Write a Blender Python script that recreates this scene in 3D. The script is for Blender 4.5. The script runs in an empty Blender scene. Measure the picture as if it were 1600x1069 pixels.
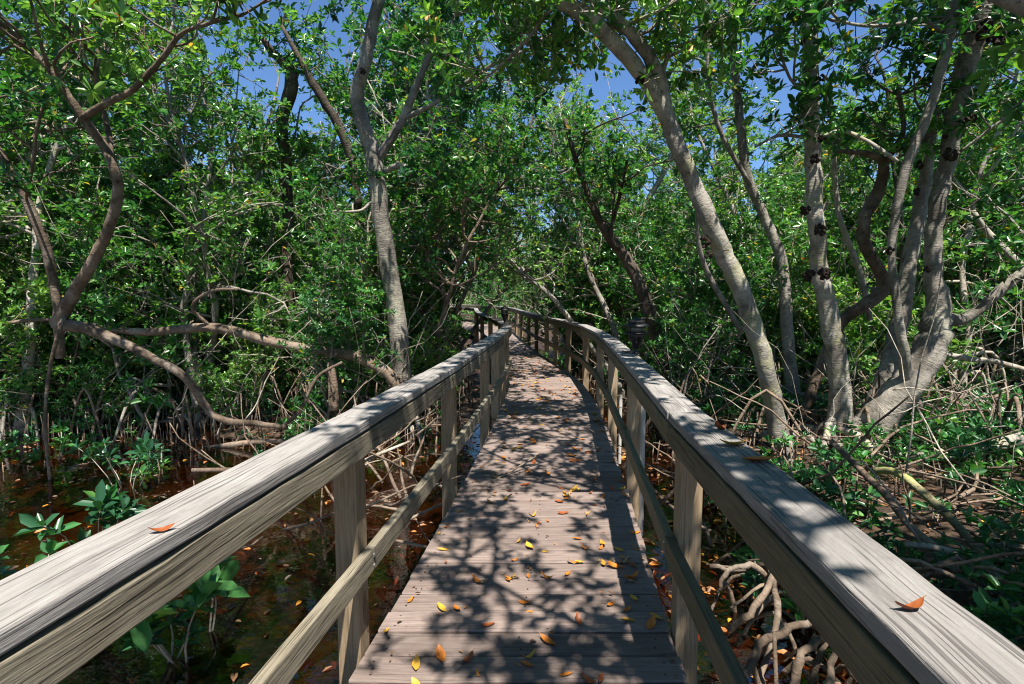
import bpy, math
import numpy as np
from math import radians, sin, cos, pi

S = bpy.context.scene
COL = S.collection

# ------------------------------------------------------------------ camera
EYE = 1.38
PITCH = math.atan(71.5 / 840.0)
cam = bpy.data.cameras.new("camera")
cam.sensor_width = 36.0
cam.lens = 36.0 * 840.0 / 1600.0
cam.clip_start = 0.05
cam.clip_end = 600.0
cam_o = bpy.data.objects.new("camera", cam)
cam_o.location = (0, 0, EYE)
cam_o.rotation_euler = (pi / 2 - PITCH, 0, 0)
COL.objects.link(cam_o)
S.camera = cam_o

# ------------------------------------------------------------------ sky and sun
SUN = np.array([0.105, -0.47, 1.0])
SUN /= np.linalg.norm(SUN)
EL = math.asin(SUN[2])
AZ = math.atan2(SUN[0], SUN[1])
w = bpy.data.worlds.new("World")
S.world = w
w.use_nodes = True
nt = w.node_tree
sky = nt.nodes.new("ShaderNodeTexSky")
sky.sky_type = 'NISHITA'
sky.sun_disc = False
sky.sun_elevation = EL
sky.sun_rotation = AZ
sky.air_density = 1.4
sky.dust_density = 0.0
sky.ozone_density = 10.0
sky.altitude = 3000.0
nt.links.new(sky.outputs[0], nt.nodes["Background"].inputs[0])
nt.nodes["Background"].inputs[1].default_value = 0.082
sun = bpy.data.lights.new("sun", 'SUN')
sun.energy = 5.0
sun.angle = radians(0.53)
sun.color = (1.0, 0.935, 0.85)
sun_o = bpy.data.objects.new("sun", sun)
sun_o.rotation_euler = (pi / 2 - EL, 0, pi / 2 + math.atan2(SUN[1], SUN[0]))
sun_o.location = (2, -10, 20)
COL.objects.link(sun_o)
S.view_settings.view_transform = 'Standard'
S.view_settings.look = 'None'
S.view_settings.gamma = 1.0
S.view_settings.exposure = 1.1
S.cycles.filter_width = 1.1
S.cycles.max_bounces = 8
S.cycles.diffuse_bounces = 4
S.cycles.transparent_max_bounces = 8
S.cycles.sample_clamp_indirect = 6.0

R = np.random.default_rng(7)


def ray(px, py, Y):
    """point at world depth Y seen in the photograph at pixel px, py"""
    u = (px - 800) / 840.0
    v = (534.5 - py) / 840.0
    dy = cos(PITCH) + v * sin(PITCH)
    dz = -sin(PITCH) + v * cos(PITCH)
    t = Y / dy
    return np.array([u * t, Y, EYE + dz * t])


# ------------------------------------------------------------------ node helpers
def mat(name):
    m = bpy.data.materials.new(name)
    m.use_nodes = True
    n = m.node_tree.nodes
    return m, n, m.node_tree.links, n["Principled BSDF"]


def node(n, typ, **kw):
    x = n.new(typ)
    for k, v in kw.items():
        setattr(x, k, v)
    return x


def ramp(n, stops, interp='LINEAR'):
    r = n.new("ShaderNodeValToRGB")
    cr = r.color_ramp
    cr.interpolation = interp
    while len(cr.elements) < len(stops):
        cr.elements.new(0.5)
    for e, (p, c) in zip(cr.elements, stops):
        e.position = p
        e.color = (c[0], c[1], c[2], 1.0)
    return r


def noise(n, l, vec, scale, detail=4.0, rough=0.55, dist=0.0):
    t = n.new("ShaderNodeTexNoise")
    t.inputs["Scale"].default_value = scale
    t.inputs["Detail"].default_value = detail
    t.inputs["Roughness"].default_value = rough
    t.inputs["Distortion"].default_value = dist
    if vec is not None:
        l.new(vec, t.inputs["Vector"])
    return t


def mapping(n, l, vec, scale, loc=(0, 0, 0)):
    mp = n.new("ShaderNodeMapping")
    mp.inputs["Scale"].default_value = scale
    mp.inputs["Location"].default_value = loc
    l.new(vec, mp.inputs["Vector"])
    return mp.outputs[0]


def mixc(n, l, fac, a, b, mode='MIX'):
    m = n.new("ShaderNodeMix")
    m.data_type = 'RGBA'
    m.blend_type = mode
    if hasattr(fac, "node"):
        l.new(fac, m.inputs[0])
    else:
        m.inputs[0].default_value = fac
    for s, v in ((6, a), (7, b)):
        if hasattr(v, "node"):
            l.new(v, m.inputs[s])
        else:
            m.inputs[s].default_value = (v[0], v[1], v[2], 1)
    return m.outputs[2]


def attr(n, name="rnd"):
    a = n.new("ShaderNodeAttribute")
    a.attribute_name = name
    return a


def wood(name, lo, mid, hi, crack=1.0, bump=0.5, weather=0.5, stain=(0.09, 0.08, 0.05), grain=1.0, soft=0.0):
    """weathered timber: the grain follows the board (uv in metres, u along it)"""
    m, n, l, p = mat(name)
    uv = n.new("ShaderNodeUVMap").outputs[0]
    rnd = attr(n).outputs["Fac"]
    warp = noise(n, l, mapping(n, l, uv, (1.3, 6, 1)), 1.0, 2)
    wsep = n.new("ShaderNodeVectorMath"); wsep.operation = 'MULTIPLY_ADD'
    l.new(warp.outputs["Color"], wsep.inputs[0])
    wsep.inputs[1].default_value = (0.0, 0.035, 0)
    l.new(uv, wsep.inputs[2])
    vk = n.new("ShaderNodeTexVoronoi"); vk.inputs["Scale"].default_value = 1.0
    l.new(mapping(n, l, wsep.outputs[0], (2.3, 7.5, 1)), vk.inputs["Vector"])
    pick = n.new("ShaderNodeSeparateColor"); l.new(vk.outputs["Color"], pick.inputs[0])
    on = n.new("ShaderNodeMath"); on.operation = 'GREATER_THAN'; on.inputs[1].default_value = 0.72
    l.new(pick.outputs[0], on.inputs[0])
    kr = n.new("ShaderNodeMapRange"); kr.interpolation_type = 'SMOOTHERSTEP'
    kr.inputs["From Min"].default_value = 0.34; kr.inputs["From Max"].default_value = 0.04
    l.new(vk.outputs["Distance"], kr.inputs["Value"])
    kn = n.new("ShaderNodeMath"); kn.operation = 'MULTIPLY'
    l.new(kr.outputs[0], kn.inputs[0]); l.new(on.outputs[0], kn.inputs[1])
    kv = n.new("ShaderNodeCombineXYZ"); l.new(kn.outputs[0], kv.inputs[1])
    ws2 = n.new("ShaderNodeVectorMath"); ws2.operation = 'MULTIPLY_ADD'
    l.new(kv.outputs[0], ws2.inputs[0]); ws2.inputs[1].default_value = (0, 0.05, 0)
    l.new(wsep.outputs[0], ws2.inputs[2])
    uvw = ws2.outputs[0]
    g1 = noise(n, l, mapping(n, l, uvw, (5.5, 105, 1)), grain, 5, 0.65)
    g2 = noise(n, l, mapping(n, l, uvw, (9, 330, 1)), grain, 3, 0.7)
    big = noise(n, l, mapping(n, l, uv, (4.0, 13, 1)), 1.0, 6, 0.68)
    add = n.new("ShaderNodeMath"); add.operation = 'MULTIPLY_ADD'
    l.new(g2.outputs["Fac"], add.inputs[0]); add.inputs[1].default_value = 0.45
    l.new(g1.outputs["Fac"], add.inputs[2])
    add2 = n.new("ShaderNodeMath"); add2.operation = 'MULTIPLY_ADD'
    l.new(big.outputs["Fac"], add2.inputs[0]); add2.inputs[1].default_value = weather
    l.new(add.outputs[0], add2.inputs[2])
    mr = n.new("ShaderNodeMapRange")
    mr.inputs["From Min"].default_value = 0.40 + 0.28 * weather - soft
    mr.inputs["From Max"].default_value = 1.02 + 0.62 * weather + soft
    l.new(add2.outputs[0], mr.inputs["Value"])
    rp = ramp(n, [(0.0, lo), (0.45, mid), (1.0, hi)])
    l.new(mr.outputs[0], rp.inputs[0])
    # long thin checks in the timber
    ck = noise(n, l, mapping(n, l, uvw, (2.4, 120, 1), (3.3, 7.1, 0)), 1.0, 2, 0.5)
    ckr = ramp(n, [(0.575, (0, 0, 0)), (0.64, (1, 1, 1))])
    l.new(ck.outputs["Fac"], ckr.inputs[0])
    ckm = n.new("ShaderNodeMath"); ckm.operation = 'MULTIPLY'
    l.new(ckr.outputs[0], ckm.inputs[0]); ckm.inputs[1].default_value = 0.75 * crack
    c = mixc(n, l, ckm.outputs[0], rp.outputs[0], (lo[0] * .35, lo[1] * .33, lo[2] * .3))
    kc = ramp(n, [(0.62, (0, 0, 0)), (0.74, (0.8, 0.8, 0.8)), (0.82, (0.35, 0.35, 0.35)), (0.95, (0.7, 0.7, 0.7))])
    l.new(kn.outputs[0], kc.inputs[0])
    c = mixc(n, l, kc.outputs[0], c, (lo[0] * .5, lo[1] * .42, lo[2] * .33))
    # mildew stains
    st = noise(n, l, mapping(n, l, uv, (3.0, 12, 1), (11, 2, 0)), 1.0, 5, 0.7)
    str_ = ramp(n, [(0.54, (0, 0, 0)), (0.75, (1, 1, 1))])
    l.new(st.outputs["Fac"], str_.inputs[0])
    sm = n.new("ShaderNodeMath"); sm.operation = 'MULTIPLY'
    l.new(str_.outputs[0], sm.inputs[0]); sm.inputs[1].default_value = 0.55
    c = mixc(n, l, sm.outputs[0], c, stain)
    hs = n.new("ShaderNodeHueSaturation")
    v = n.new("ShaderNodeMapRange")
    v.inputs["To Min"].default_value = 0.72; v.inputs["To Max"].default_value = 1.25
    l.new(rnd, v.inputs["Value"]); l.new(v.outputs[0], hs.inputs["Value"])
    l.new(c, hs.inputs["Color"])
    l.new(hs.outputs[0], p.inputs["Base Color"])
    p.inputs["Roughness"].default_value = 0.8
    p.inputs["Specular IOR Level"].default_value = 0.3
    hsum = n.new("ShaderNodeMath"); hsum.operation = 'SUBTRACT'
    l.new(add.outputs[0], hsum.inputs[0]); l.new(ckm.outputs[0], hsum.inputs[1])
    b = n.new("ShaderNodeBump")
    b.inputs["Strength"].default_value = bump
    b.inputs["Distance"].default_value = 0.006
    l.new(hsum.outputs[0], b.inputs["Height"])
    l.new(b.outputs[0], p.inputs["Normal"])
    return m


M = {}
M['cap'] = wood("weathered_cap", (0.085, 0.075, 0.069), (0.235, 0.22, 0.207), (0.42, 0.408, 0.393), 0.7, 0.8, 1.1, (0.075, 0.07, 0.068), soft=.24)
M['fascia'] = wood("weathered_fascia", (0.055, 0.046, 0.032), (0.175, 0.152, 0.108), (0.35, 0.315, 0.245), 0.9, 0.9, 0.8, (0.10, 0.10, 0.05), soft=.12)
M['fascia_shaded'] = wood("shaded_fascia", (0.06, 0.048, 0.027), (0.135, 0.113, 0.066), (0.235, 0.205, 0.13), 0.7, 0.5, 0.6, (0.09, 0.09, 0.04))  # darker olive fascia: shade on the right rail's inner side put into the colour
M['post'] = wood("post_timber", (0.11, 0.075, 0.043), (0.25, 0.182, 0.112), (0.38, 0.295, 0.20), 0.5, 0.35, 0.5, (0.12, 0.10, 0.06))
M['deck'] = wood("deck_timber", (0.072, 0.051, 0.042), (0.19, 0.145, 0.125), (0.37, 0.30, 0.265), 0.4, 0.5, 0.9, (0.085, 0.062, 0.05), soft=.24)


def bark(name, lo, hi, lichen, lich_amt, bumpd=0.015, ring=0.28):
    m, n, l, p = mat(name)
    tc = n.new("ShaderNodeTexCoord").outputs["Object"]
    uv = n.new("ShaderNodeUVMap").outputs[0]
    a = noise(n, l, tc, 7.0, 6, 0.65)
    fine = noise(n, l, mapping(n, l, uv, (60, 9, 1)), 1.0, 4, 0.65)
    rp = ramp(n, [(0.3, lo), (0.62, hi)])
    l.new(a.outputs["Fac"], rp.inputs[0])
    pt = noise(n, l, mapping(n, l, tc, (1, 1, .5)), 2.6, 5, 0.6, .4)
    pr = ramp(n, [(0.36, (0.42, 0.40, 0.37)), (0.5, (0.85, 0.84, 0.82)), (0.66, (1.25, 1.23, 1.18))])
    l.new(pt.outputs["Fac"], pr.inputs[0])
    fr = ramp(n, [(0.30, (0.35, 0.33, 0.3)), (0.55, (1, 1, 1)), (0.8, (1.25, 1.25, 1.22))])
    l.new(fine.outputs["Fac"], fr.inputs[0])
    c = mixc(n, l, ring, rp.outputs[0], fr.outputs[0], 'MULTIPLY')
    c = mixc(n, l, 0.85, c, pr.outputs[0], 'MULTIPLY')
    li = noise(n, l, tc, 3.1, 7, 0.72)
    lr = ramp(n, [(0.52, (0, 0, 0)), (0.60, (1, 1, 1))])
    l.new(li.outputs["Fac"], lr.inputs[0])
    lm = n.new("ShaderNodeMath"); lm.operation = 'MULTIPLY'
    l.new(lr.outputs[0], lm.inputs[0]); lm.inputs[1].default_value = lich_amt
    c = mixc(n, l, lm.outputs[0], c, lichen)
    sp = noise(n, l, tc, 26.0, 3, 0.6)
    sr = ramp(n, [(0.60, (1, 1, 1)), (0.72, (0.25, 0.22, 0.2))])
    l.new(sp.outputs["Fac"], sr.inputs[0])
    c = mixc(n, l, 0.8, c, sr.outputs[0], 'MULTIPLY')
    l.new(c, p.inputs["Base Color"])
    p.inputs["Roughness"].default_value = 0.85
    p.inputs["Specular IOR Level"].default_value = 0.25
    hs = n.new("ShaderNodeMath"); hs.operation = 'ADD'
    l.new(fine.outputs["Fac"], hs.inputs[0]); l.new(sp.outputs["Fac"], hs.inputs[1])
    b = n.new("ShaderNodeBump")
    b.inputs["Strength"].default_value = 0.7
    b.inputs["Distance"].default_value = bumpd
    l.new(hs.outputs[0], b.inputs["Height"])
    l.new(b.outputs[0], p.inputs["Normal"])
    return m


M['bark'] = bark("grey_bark", (0.135, 0.122, 0.104), (0.335, 0.31, 0.275), (0.36, 0.355, 0.27), 0.6)
M['bark_pale'] = bark("pale_bark", (0.18, 0.165, 0.142), (0.43, 0.405, 0.36), (0.36, 0.35, 0.19), 0.6)
M['bark_dark'] = bark("dark_bark", (0.045, 0.034, 0.026), (0.12, 0.092, 0.07), (0.17, 0.16, 0.12), 0.3)
M['bark_brown'] = bark("brown_bark", (0.085, 0.062, 0.044), (0.22, 0.168, 0.126), (0.33, 0.29, 0.24), 0.4)
M['root'] = bark("root_bark", (0.12, 0.085, 0.062), (0.30, 0.225, 0.17), (0.34, 0.29, 0.22), 0.4, .02, .35)
M['mossy'] = bark("mossy_bark", (0.20, 0.18, 0.10), (0.36, 0.34, 0.19), (0.34, 0.36, 0.09), 0.8)
M['twig'] = bark("twig_bark", (0.24, 0.205, 0.17), (0.50, 0.45, 0.37), (0.46, 0.44, 0.37), 0.4)


def leafmat(name, stops, trans=0.3, rough=0.34, spec=0.5, tcol=1.6):
    m, n, l, p = mat(name)
    rnd = attr(n).outputs["Fac"]
    rp = ramp(n, stops)
    l.new(rnd, rp.inputs[0])
    oi = n.new("ShaderNodeObjectInfo")
    hv = n.new("ShaderNodeHueSaturation")
    a1 = n.new("ShaderNodeMapRange"); a1.inputs["To Min"].default_value = 0.485; a1.inputs["To Max"].default_value = 0.55
    a2 = n.new("ShaderNodeMapRange"); a2.inputs["To Min"].default_value = 1.55; a2.inputs["To Max"].default_value = 0.72
    l.new(oi.outputs["Random"], a1.inputs["Value"]); l.new(oi.outputs["Random"], a2.inputs["Value"])
    l.new(a1.outputs[0], hv.inputs["Hue"]); l.new(a2.outputs[0], hv.inputs["Value"]); l.new(rp.outputs[0], hv.inputs["Color"])
    rp = hv
    l.new(rp.outputs[0], p.inputs["Base Color"])
    p.inputs["Roughness"].default_value = rough
    p.inputs["Specular IOR Level"].default_value = spec
    tr = n.new("ShaderNodeBsdfTranslucent")
    tc = mixc(n, l, 1.0, rp.outputs[0], (tcol, tcol * 1.05, tcol * 0.35), 'MULTIPLY')
    l.new(tc, tr.inputs["Color"])
    mx = n.new("ShaderNodeMixShader")
    mx.inputs[0].default_value = trans
    l.new(p.outputs[0], mx.inputs[1]); l.new(tr.outputs[0], mx.inputs[2])
    l.new(mx.outputs[0], n["Material Output"].inputs["Surface"])
    return m


M['leaf'] = leafmat("mangrove_leaf", [(0.0, (0.016, 0.058, 0.017)), (0.35, (0.042, 0.125, 0.030)), (0.7, (0.12, 0.25, 0.055)),
                                      (0.93, (0.23, 0.35, 0.085)), (0.965, (0.28, 0.29, 0.05)), (1.0, (0.45, 0.22, 0.03))], 0.38, 0.28, 0.55)
M['leaf_low'] = leafmat("sapling_leaf", [(0.0, (0.018, 0.07, 0.024)), (0.5, (0.04, 0.14, 0.04)), (0.9, (0.085, 0.22, 0.05)), (1.0, (0.16, 0.28, 0.06))], 0.25, 0.32)


def plain(name, col, rough=0.6, spec=0.4, metal=0.0, var=0.0, scale=30.0):
    m, n, l, p = mat(name)
    if var:
        tc = n.new("ShaderNodeTexCoord").outputs["Object"]
        nz = noise(n, l, tc, scale, 5, 0.65)
        rp = ramp(n, [(0.3, [c * (1 - var) for c in col]), (0.7, [c * (1 + var) for c in col])])
        l.new(nz.outputs["Fac"], rp.inputs[0]); l.new(rp.outputs[0], p.inputs["Base Color"])
    else:
        p.inputs["Base Color"].default_value = (*col, 1)
    p.inputs["Roughness"].default_value = rough
    p.inputs["Specular IOR Level"].default_value = spec
    p.inputs["Metallic"].default_value = metal
    return m


M['fall_yellow'] = plain("fallen_yellow", (0.52, 0.29, 0.035), 0.5, 0.4, 0, 0.25)
M['fall_orange'] = plain("fallen_orange", (0.50, 0.16, 0.02), 0.5, 0.4, 0, 0.3)
M['fall_rust'] = plain("fallen_rust", (0.27, 0.075, 0.02), 0.5, 0.4, 0, 0.35)
M['fall_tan'] = plain("fallen_tan", (0.34, 0.22, 0.11), 0.6, 0.3, 0, 0.3)
M['black'] = plain("black_painted_metal", (0.012, 0.012, 0.014), 0.35, 0.5, 0, 0.3, 60)
M['lamp_roof'] = plain("dusty_grey_roof", (0.016, 0.015, 0.017), 0.5, 0.4, 0, 0.25, 40)
M['glass'] = plain("frosted_glass", (0.12, 0.115, 0.10), 0.2, 0.5, 0, 0.15, 25)
M['pvc'] = plain("grey_conduit_plastic", (0.50, 0.47, 0.42), 0.5, 0.4, 0, 0.12, 12)
M['steel'] = plain("dull_bolt_steel", (0.35, 0.34, 0.33), 0.45, 0.5, 0.8, 0.2, 60)
M['screw'] = plain("rusty_screw_head", (0.045, 0.03, 0.025), 0.6, 0.4, 0.3)
M['knot'] = plain("burl_dark_bark", (0.035, 0.025, 0.02), 0.9, 0.2, 0, 0.6, 40)


def litter_mat():
    m, n, l, p = mat("leaf_litter_mix")
    rp = ramp(n, [(0.0, (0.045, 0.028, 0.018)), (0.35, (0.12, 0.065, 0.035)), (0.6, (0.24, 0.12, 0.05)), (0.78, (0.50, 0.17, 0.02)), (1.0, (0.62, 0.36, 0.04))])
    l.new(attr(n).outputs["Fac"], rp.inputs[0]); l.new(rp.outputs[0], p.inputs["Base Color"])
    p.inputs["Roughness"].default_value = 0.5
    return m


M['litter'] = litter_mat()


def mud_mat():
    m, n, l, p = mat("mangrove_mud")
    g = n.new("ShaderNodeNewGeometry").outputs["Position"]
    a = noise(n, l, g, 1.3, 8, 0.65)
    rp = ramp(n, [(0.3, (0.022, 0.015, 0.010)), (0.55, (0.062, 0.040, 0.025)), (0.78, (0.15, 0.082, 0.04))])
    l.new(a.outputs["Fac"], rp.inputs[0])
    v = n.new("ShaderNodeTexVoronoi"); v.inputs["Scale"].default_value = 16.0
    l.new(mapping(n, l, g, (1, 1.6, 1)), v.inputs["Vector"])
    vr = ramp(n, [(0.0, (0.25, 0.16, 0.09)), (0.3, (0.5, 0.4, 0.3)), (0.62, (1, 1, 1))])
    l.new(v.outputs["Distance"], vr.inputs[0])
    f = noise(n, l, g, 24.0, 5, 0.7)
    fr = ramp(n, [(0.35, (0.4, 0.38, 0.36)), (0.65, (1.5, 1.4, 1.3))])
    l.new(f.outputs["Fac"], fr.inputs[0])
    c = mixc(n, l, 1.0, rp.outputs[0], fr.outputs[0], 'MULTIPLY')
    l.new(c, p.inputs["Base Color"])
    p.inputs["Roughness"].default_value = 0.6
    b = n.new("ShaderNodeBump"); b.inputs["Strength"].default_value = 0.9; b.inputs["Distance"].default_value = 0.03
    l.new(f.outputs["Fac"], b.inputs["Height"]); l.new(b.outputs[0], p.inputs["Normal"])
    return m


M['mud'] = mud_mat()


def water_mat():
    m, n, l, p = mat("tannin_water")
    n.remove(p)
    g = n.new("ShaderNodeNewGeometry").outputs["Position"]
    tr = n.new("ShaderNodeBsdfTransparent"); tr.inputs[0].default_value = (0.46, 0.25, 0.11, 1)
    gl = n.new("ShaderNodeBsdfGlossy"); gl.inputs["Roughness"].default_value = 0.02
    gl.inputs[0].default_value = (1, 1, 1, 1)
    fr = n.new("ShaderNodeFresnel"); fr.inputs[0].default_value = 1.9
    nz = noise(n, l, g, 5.0, 4, 0.55)
    b = n.new("ShaderNodeBump"); b.inputs["Strength"].default_value = 0.12; b.inputs["Distance"].default_value = 0.03
    l.new(nz.outputs["Fac"], b.inputs["Height"])
    l.new(b.outputs[0], gl.inputs["Normal"]); l.new(b.outputs[0], fr.inputs["Normal"])
    mx = n.new("ShaderNodeMixShader")
    l.new(fr.outputs[0], mx.inputs[0]); l.new(tr.outputs[0], mx.inputs[1]); l.new(gl.outputs[0], mx.inputs[2])
    # thin floating scum in loose flecks
    sc = noise(n, l, g, 20.0, 6, 0.75)
    sc2 = noise(n, l, g, 1.4, 3, 0.5)
    sm = n.new("ShaderNodeMath"); sm.operation = 'ADD'
    l.new(sc.outputs["Fac"], sm.inputs[0]); l.new(sc2.outputs["Fac"], sm.inputs[1])
    sr = ramp(n, [(0.612, (0, 0, 0)), (0.628, (1, 1, 1))])
    h = n.new("ShaderNodeMath"); h.operation = 'MULTIPLY'; h.inputs[1].default_value = 0.5
    l.new(sm.outputs[0], h.inputs[0]); l.new(h.outputs[0], sr.inputs[0])
    df = n.new("ShaderNodeBsdfDiffuse"); df.inputs[0].default_value = (0.20, 0.15, 0.11, 1)
    mx2 = n.new("ShaderNodeMixShader")
    l.new(sr.outputs[0], mx2.inputs[0]); l.new(mx.outputs[0], mx2.inputs[1]); l.new(df.outputs[0], mx2.inputs[2])
    l.new(mx2.outputs[0], n["Material Output"].inputs["Surface"])
    return m


M['water'] = water_mat()


# ------------------------------------------------------------------ object helpers
def tag(o, label=None, cat=None, group=None, kind=None):
    if label: o['label'] = label
    if cat: o['category'] = cat
    if group: o['group'] = group
    if kind: o['kind'] = kind
    return o


def link(name, me, parent=None, loc=None):
    o = bpy.data.objects.new(name, me)
    COL.objects.link(o)
    if parent is not None: o.parent = parent
    if loc is not None: o.location = loc
    return o


def empty(name, loc=(0, 0, 0), rz=0.0):
    o = bpy.data.objects.new(name, None)
    o.empty_display_size = 0.2
    COL.objects.link(o)
    o.location = loc
    o.rotation_euler = (0, 0, rz)
    return o


def copy_tree(o, parent=None):
    c = o.copy()
    COL.objects.link(c)
    c.parent = parent
    for ch in list(o.children):
        copy_tree(ch, c)
    return c


class MB:
    """collects geometry and builds one mesh"""

    def __init__(self):
        self.v, self.f, self.uv, self.r = [], [], [], []
        self.nv = 0

    def add(self, v, f, uv=None, rnd=0.5):
        v = np.asarray(v, float)
        self.v.append(v)
        for q in f:
            self.f.append([i + self.nv for i in q])
        if uv is None:
            uv = [(v[i][0] * 1.0, v[i][1]) for q in f for i in q]
        self.uv.extend(uv)
        self.r.append(np.full(len(v), rnd) if np.isscalar(rnd) else np.asarray(rnd))
        self.nv += len(v)

    def mesh(self, name, material, smooth=False):
        me = bpy.data.meshes.new(name)
        V = np.concatenate(self.v) if self.v else np.zeros((0, 3))
        me.from_pydata(V.tolist(), [], self.f)
        u = me.uv_layers.new(name="UVMap")
        u.data.foreach_set("uv", np.asarray(self.uv, np.float32).ravel())
        a = me.attributes.new("rnd", 'FLOAT', 'POINT')
        a.data.foreach_set("value", np.concatenate(self.r).astype(np.float32))
        if smooth: me.polygons.foreach_set("use_smooth", [True] * len(me.polygons))
        me.materials.append(M[material])
        me.update()
        return me

    def build(self, name, material, parent=None, smooth=False, bevel=0.0, origin=None):
        if origin is not None and self.v:
            self.v = [v - np.asarray(origin) for v in self.v]
        o = link(name, self.mesh(name, material, smooth), parent)
        if origin is not None: o.location = origin
        if bevel:
            b = o.modifiers.new("bevel", 'BEVEL')
            b.width = bevel
            b.segments = 2
            b.limit_method = 'ANGLE'
        return o

    def board(self, a, b, right, z0, z1, x0, x1, rnd=None, a2=None, nseg=1, jit=0.0):
        """board from a to b (xy), x0..x1 measured along the horizontal normals, z0..z1 high"""
        if rnd is None: rnd = R.random()
        a, b = np.asarray(a, float), np.asarray(b, float)
        L = np.linalg.norm(b - a)
        uo, vo = R.random() * 40, R.random() * 40
        ra, rb = right
        rows = []
        for k in range(nseg + 1):
            t = k / nseg
            c = a + (b - a) * t
            rr = ra + (rb - ra) * t
            j = (R.random(4) - 0.5) * jit
            i0, i1 = c + rr * (x0 + j[0]), c + rr * (x1 + j[1])
            rows.append([(i0[0], i0[1], z0 + j[2]), (i1[0], i1[1], z0 + j[2]), (i1[0], i1[1], z1 + j[3]), (i0[0], i0[1], z1 + j[3])])
        v = [q for r_ in rows for q in r_]
        f, uv = [], []
        W, Hh = abs(x1 - x0), z1 - z0
        vs = [0, W, W + Hh, 2 * W + Hh, 2 * W + 2 * Hh]
        for k in range(nseg):
            u0, u1 = uo + L * k / nseg, uo + L * (k + 1) / nseg
            for s in range(4):
                s2 = (s + 1) % 4
                f.append([4 * k + s, 4 * k + s2, 4 * k + 4 + s2, 4 * k + 4 + s])
                uv += [(u0, vo + vs[s]), (u0, vo + vs[s + 1]), (u1, vo + vs[s + 1]), (u1, vo + vs[s])]
        for base, order in ((0, (3, 2, 1, 0)), (4 * nseg, (0, 1, 2, 3))):
            f.append([base + q for q in order])
            uv += [(uo + .01 * q, vo + .02 * q) for q in range(4)]
        self.add(v, f, uv, rnd)

    def post(self, c, ax, ay, hx, hy, z0, z1, rnd=None, lean=(0, 0)):
        """upright timber, grain running up"""
        if rnd is None: rnd = R.random()
        uo, vo = R.random() * 40, R.random() * 40
        c = np.asarray(c, float)
        cs = [c - ax * hx - ay * hy, c + ax * hx - ay * hy, c + ax * hx + ay * hy, c - ax * hx + ay * hy]
        v = [(p[0], p[1], z0) for p in cs] + [(p[0] + lean[0], p[1] + lean[1], z1) for p in cs]
        f, uv = [], []
        ws = [0, 2 * hx, 2 * hx + 2 * hy, 4 * hx + 2 * hy, 4 * hx + 4 * hy]
        for s in range(4):
            s2 = (s + 1) % 4
            f.append([s, s2, 4 + s2, 4 + s])
            uv += [(uo + z0, vo + ws[s]), (uo + z0, vo + ws[s + 1]), (uo + z1, vo + ws[s + 1]), (uo + z1, vo + ws[s])]
        f += [[3, 2, 1, 0], [4, 5, 6, 7]]
        uv += [(uo, vo), (uo, vo + .09), (uo + .02, vo + .09), (uo + .02, vo)] * 2
        self.add(v, f, uv, rnd)

    def tube(self, pts, rad, n=6, rnd=0.5, bump=0.0, tip=False, rng=None):
        pts = np.asarray(pts, float)
        rad = np.broadcast_to(np.asarray(rad, float), (len(pts),)).copy()
        d = np.gradient(pts, axis=0)
        d /= np.linalg.norm(d, axis=1)[:, None] + 1e-9
        up = np.array([0, 0, 1.0]) if abs(d[0][2]) < 0.9 else np.array([1.0, 0, 0])
        x = np.cross(up, d[0]); x /= np.linalg.norm(x)
        ang = np.arange(n) * 2 * pi / n
        V = np.empty((len(pts) * n, 3))
        ln = np.concatenate([[0], np.cumsum(np.linalg.norm(np.diff(pts, axis=0), axis=1))])
        for i in range(len(pts)):
            x = x - d[i] * np.dot(x, d[i]); x /= np.linalg.norm(x) + 1e-9
            y = np.cross(d[i], x)
            r = rad[i] * (1 + (bump * (rng or R).standard_normal(n) if bump else 0))
            V[i * n:(i + 1) * n] = pts[i] + np.outer(np.cos(ang) * r, x) + np.outer(np.sin(ang) * r, y)
        f, uv = [], []
        c = rad.mean() * 2 * pi / n
        for i in range(len(pts) - 1):
            for k in range(n):
                k2 = (k + 1) % n
                f.append([i * n + k, i * n + k2, (i + 1) * n + k2, (i + 1) * n + k])
                uv += [(ln[i], k * c), (ln[i], (k + 1) * c), (ln[i + 1], (k + 1) * c), (ln[i + 1], k * c)]
        f.append([(len(pts) - 1) * n + k for k in range(n)])
        uv += [(0, 0)] * n
        f.append([k for k in reversed(range(n))])
        uv += [(0, 0)] * n
        self.add(V, f, uv, rnd)

    def lathe(self, prof, n=20, at=(0, 0, 0)):
        v, f = [], []
        for r_, z in prof:
            for k in range(n):
                a = 2 * pi * k / n
                v.append((at[0] + r_ * cos(a), at[1] + r_ * sin(a), at[2] + z))
        for i in range(len(prof) - 1):
            for k in range(n):
                k2 = (k + 1) % n
                f.append([i * n + k, i * n + k2, (i + 1) * n + k2, (i + 1) * n + k])
        f.append([k for k in reversed(range(n))])
        f.append([(len(prof) - 1) * n + k for k in range(n)])
        self.add(v, f)


def spline(P, per=4):
    """Catmull-Rom through rows of P (any width)"""
    P = np.asarray(P, float)
    Q = np.vstack([2 * P[0] - P[1], P, 2 * P[-1] - P[-2]])
    out = []
    for i in range(1, len(Q) - 2):
        for k in range(per):
            t = k / per
            a, b, c, d = Q[i - 1], Q[i], Q[i + 1], Q[i + 2]
            out.append(0.5 * ((2 * b) + (c - a) * t + (2 * a - 5 * b + 4 * c - d) * t * t + (3 * b - a - 3 * c + d) * t ** 3))
    out.append(P[-1])
    return np.array(out)


def unit(v):
    return v / (np.linalg.norm(v, axis=-1, keepdims=True) + 1e-9)


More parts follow.
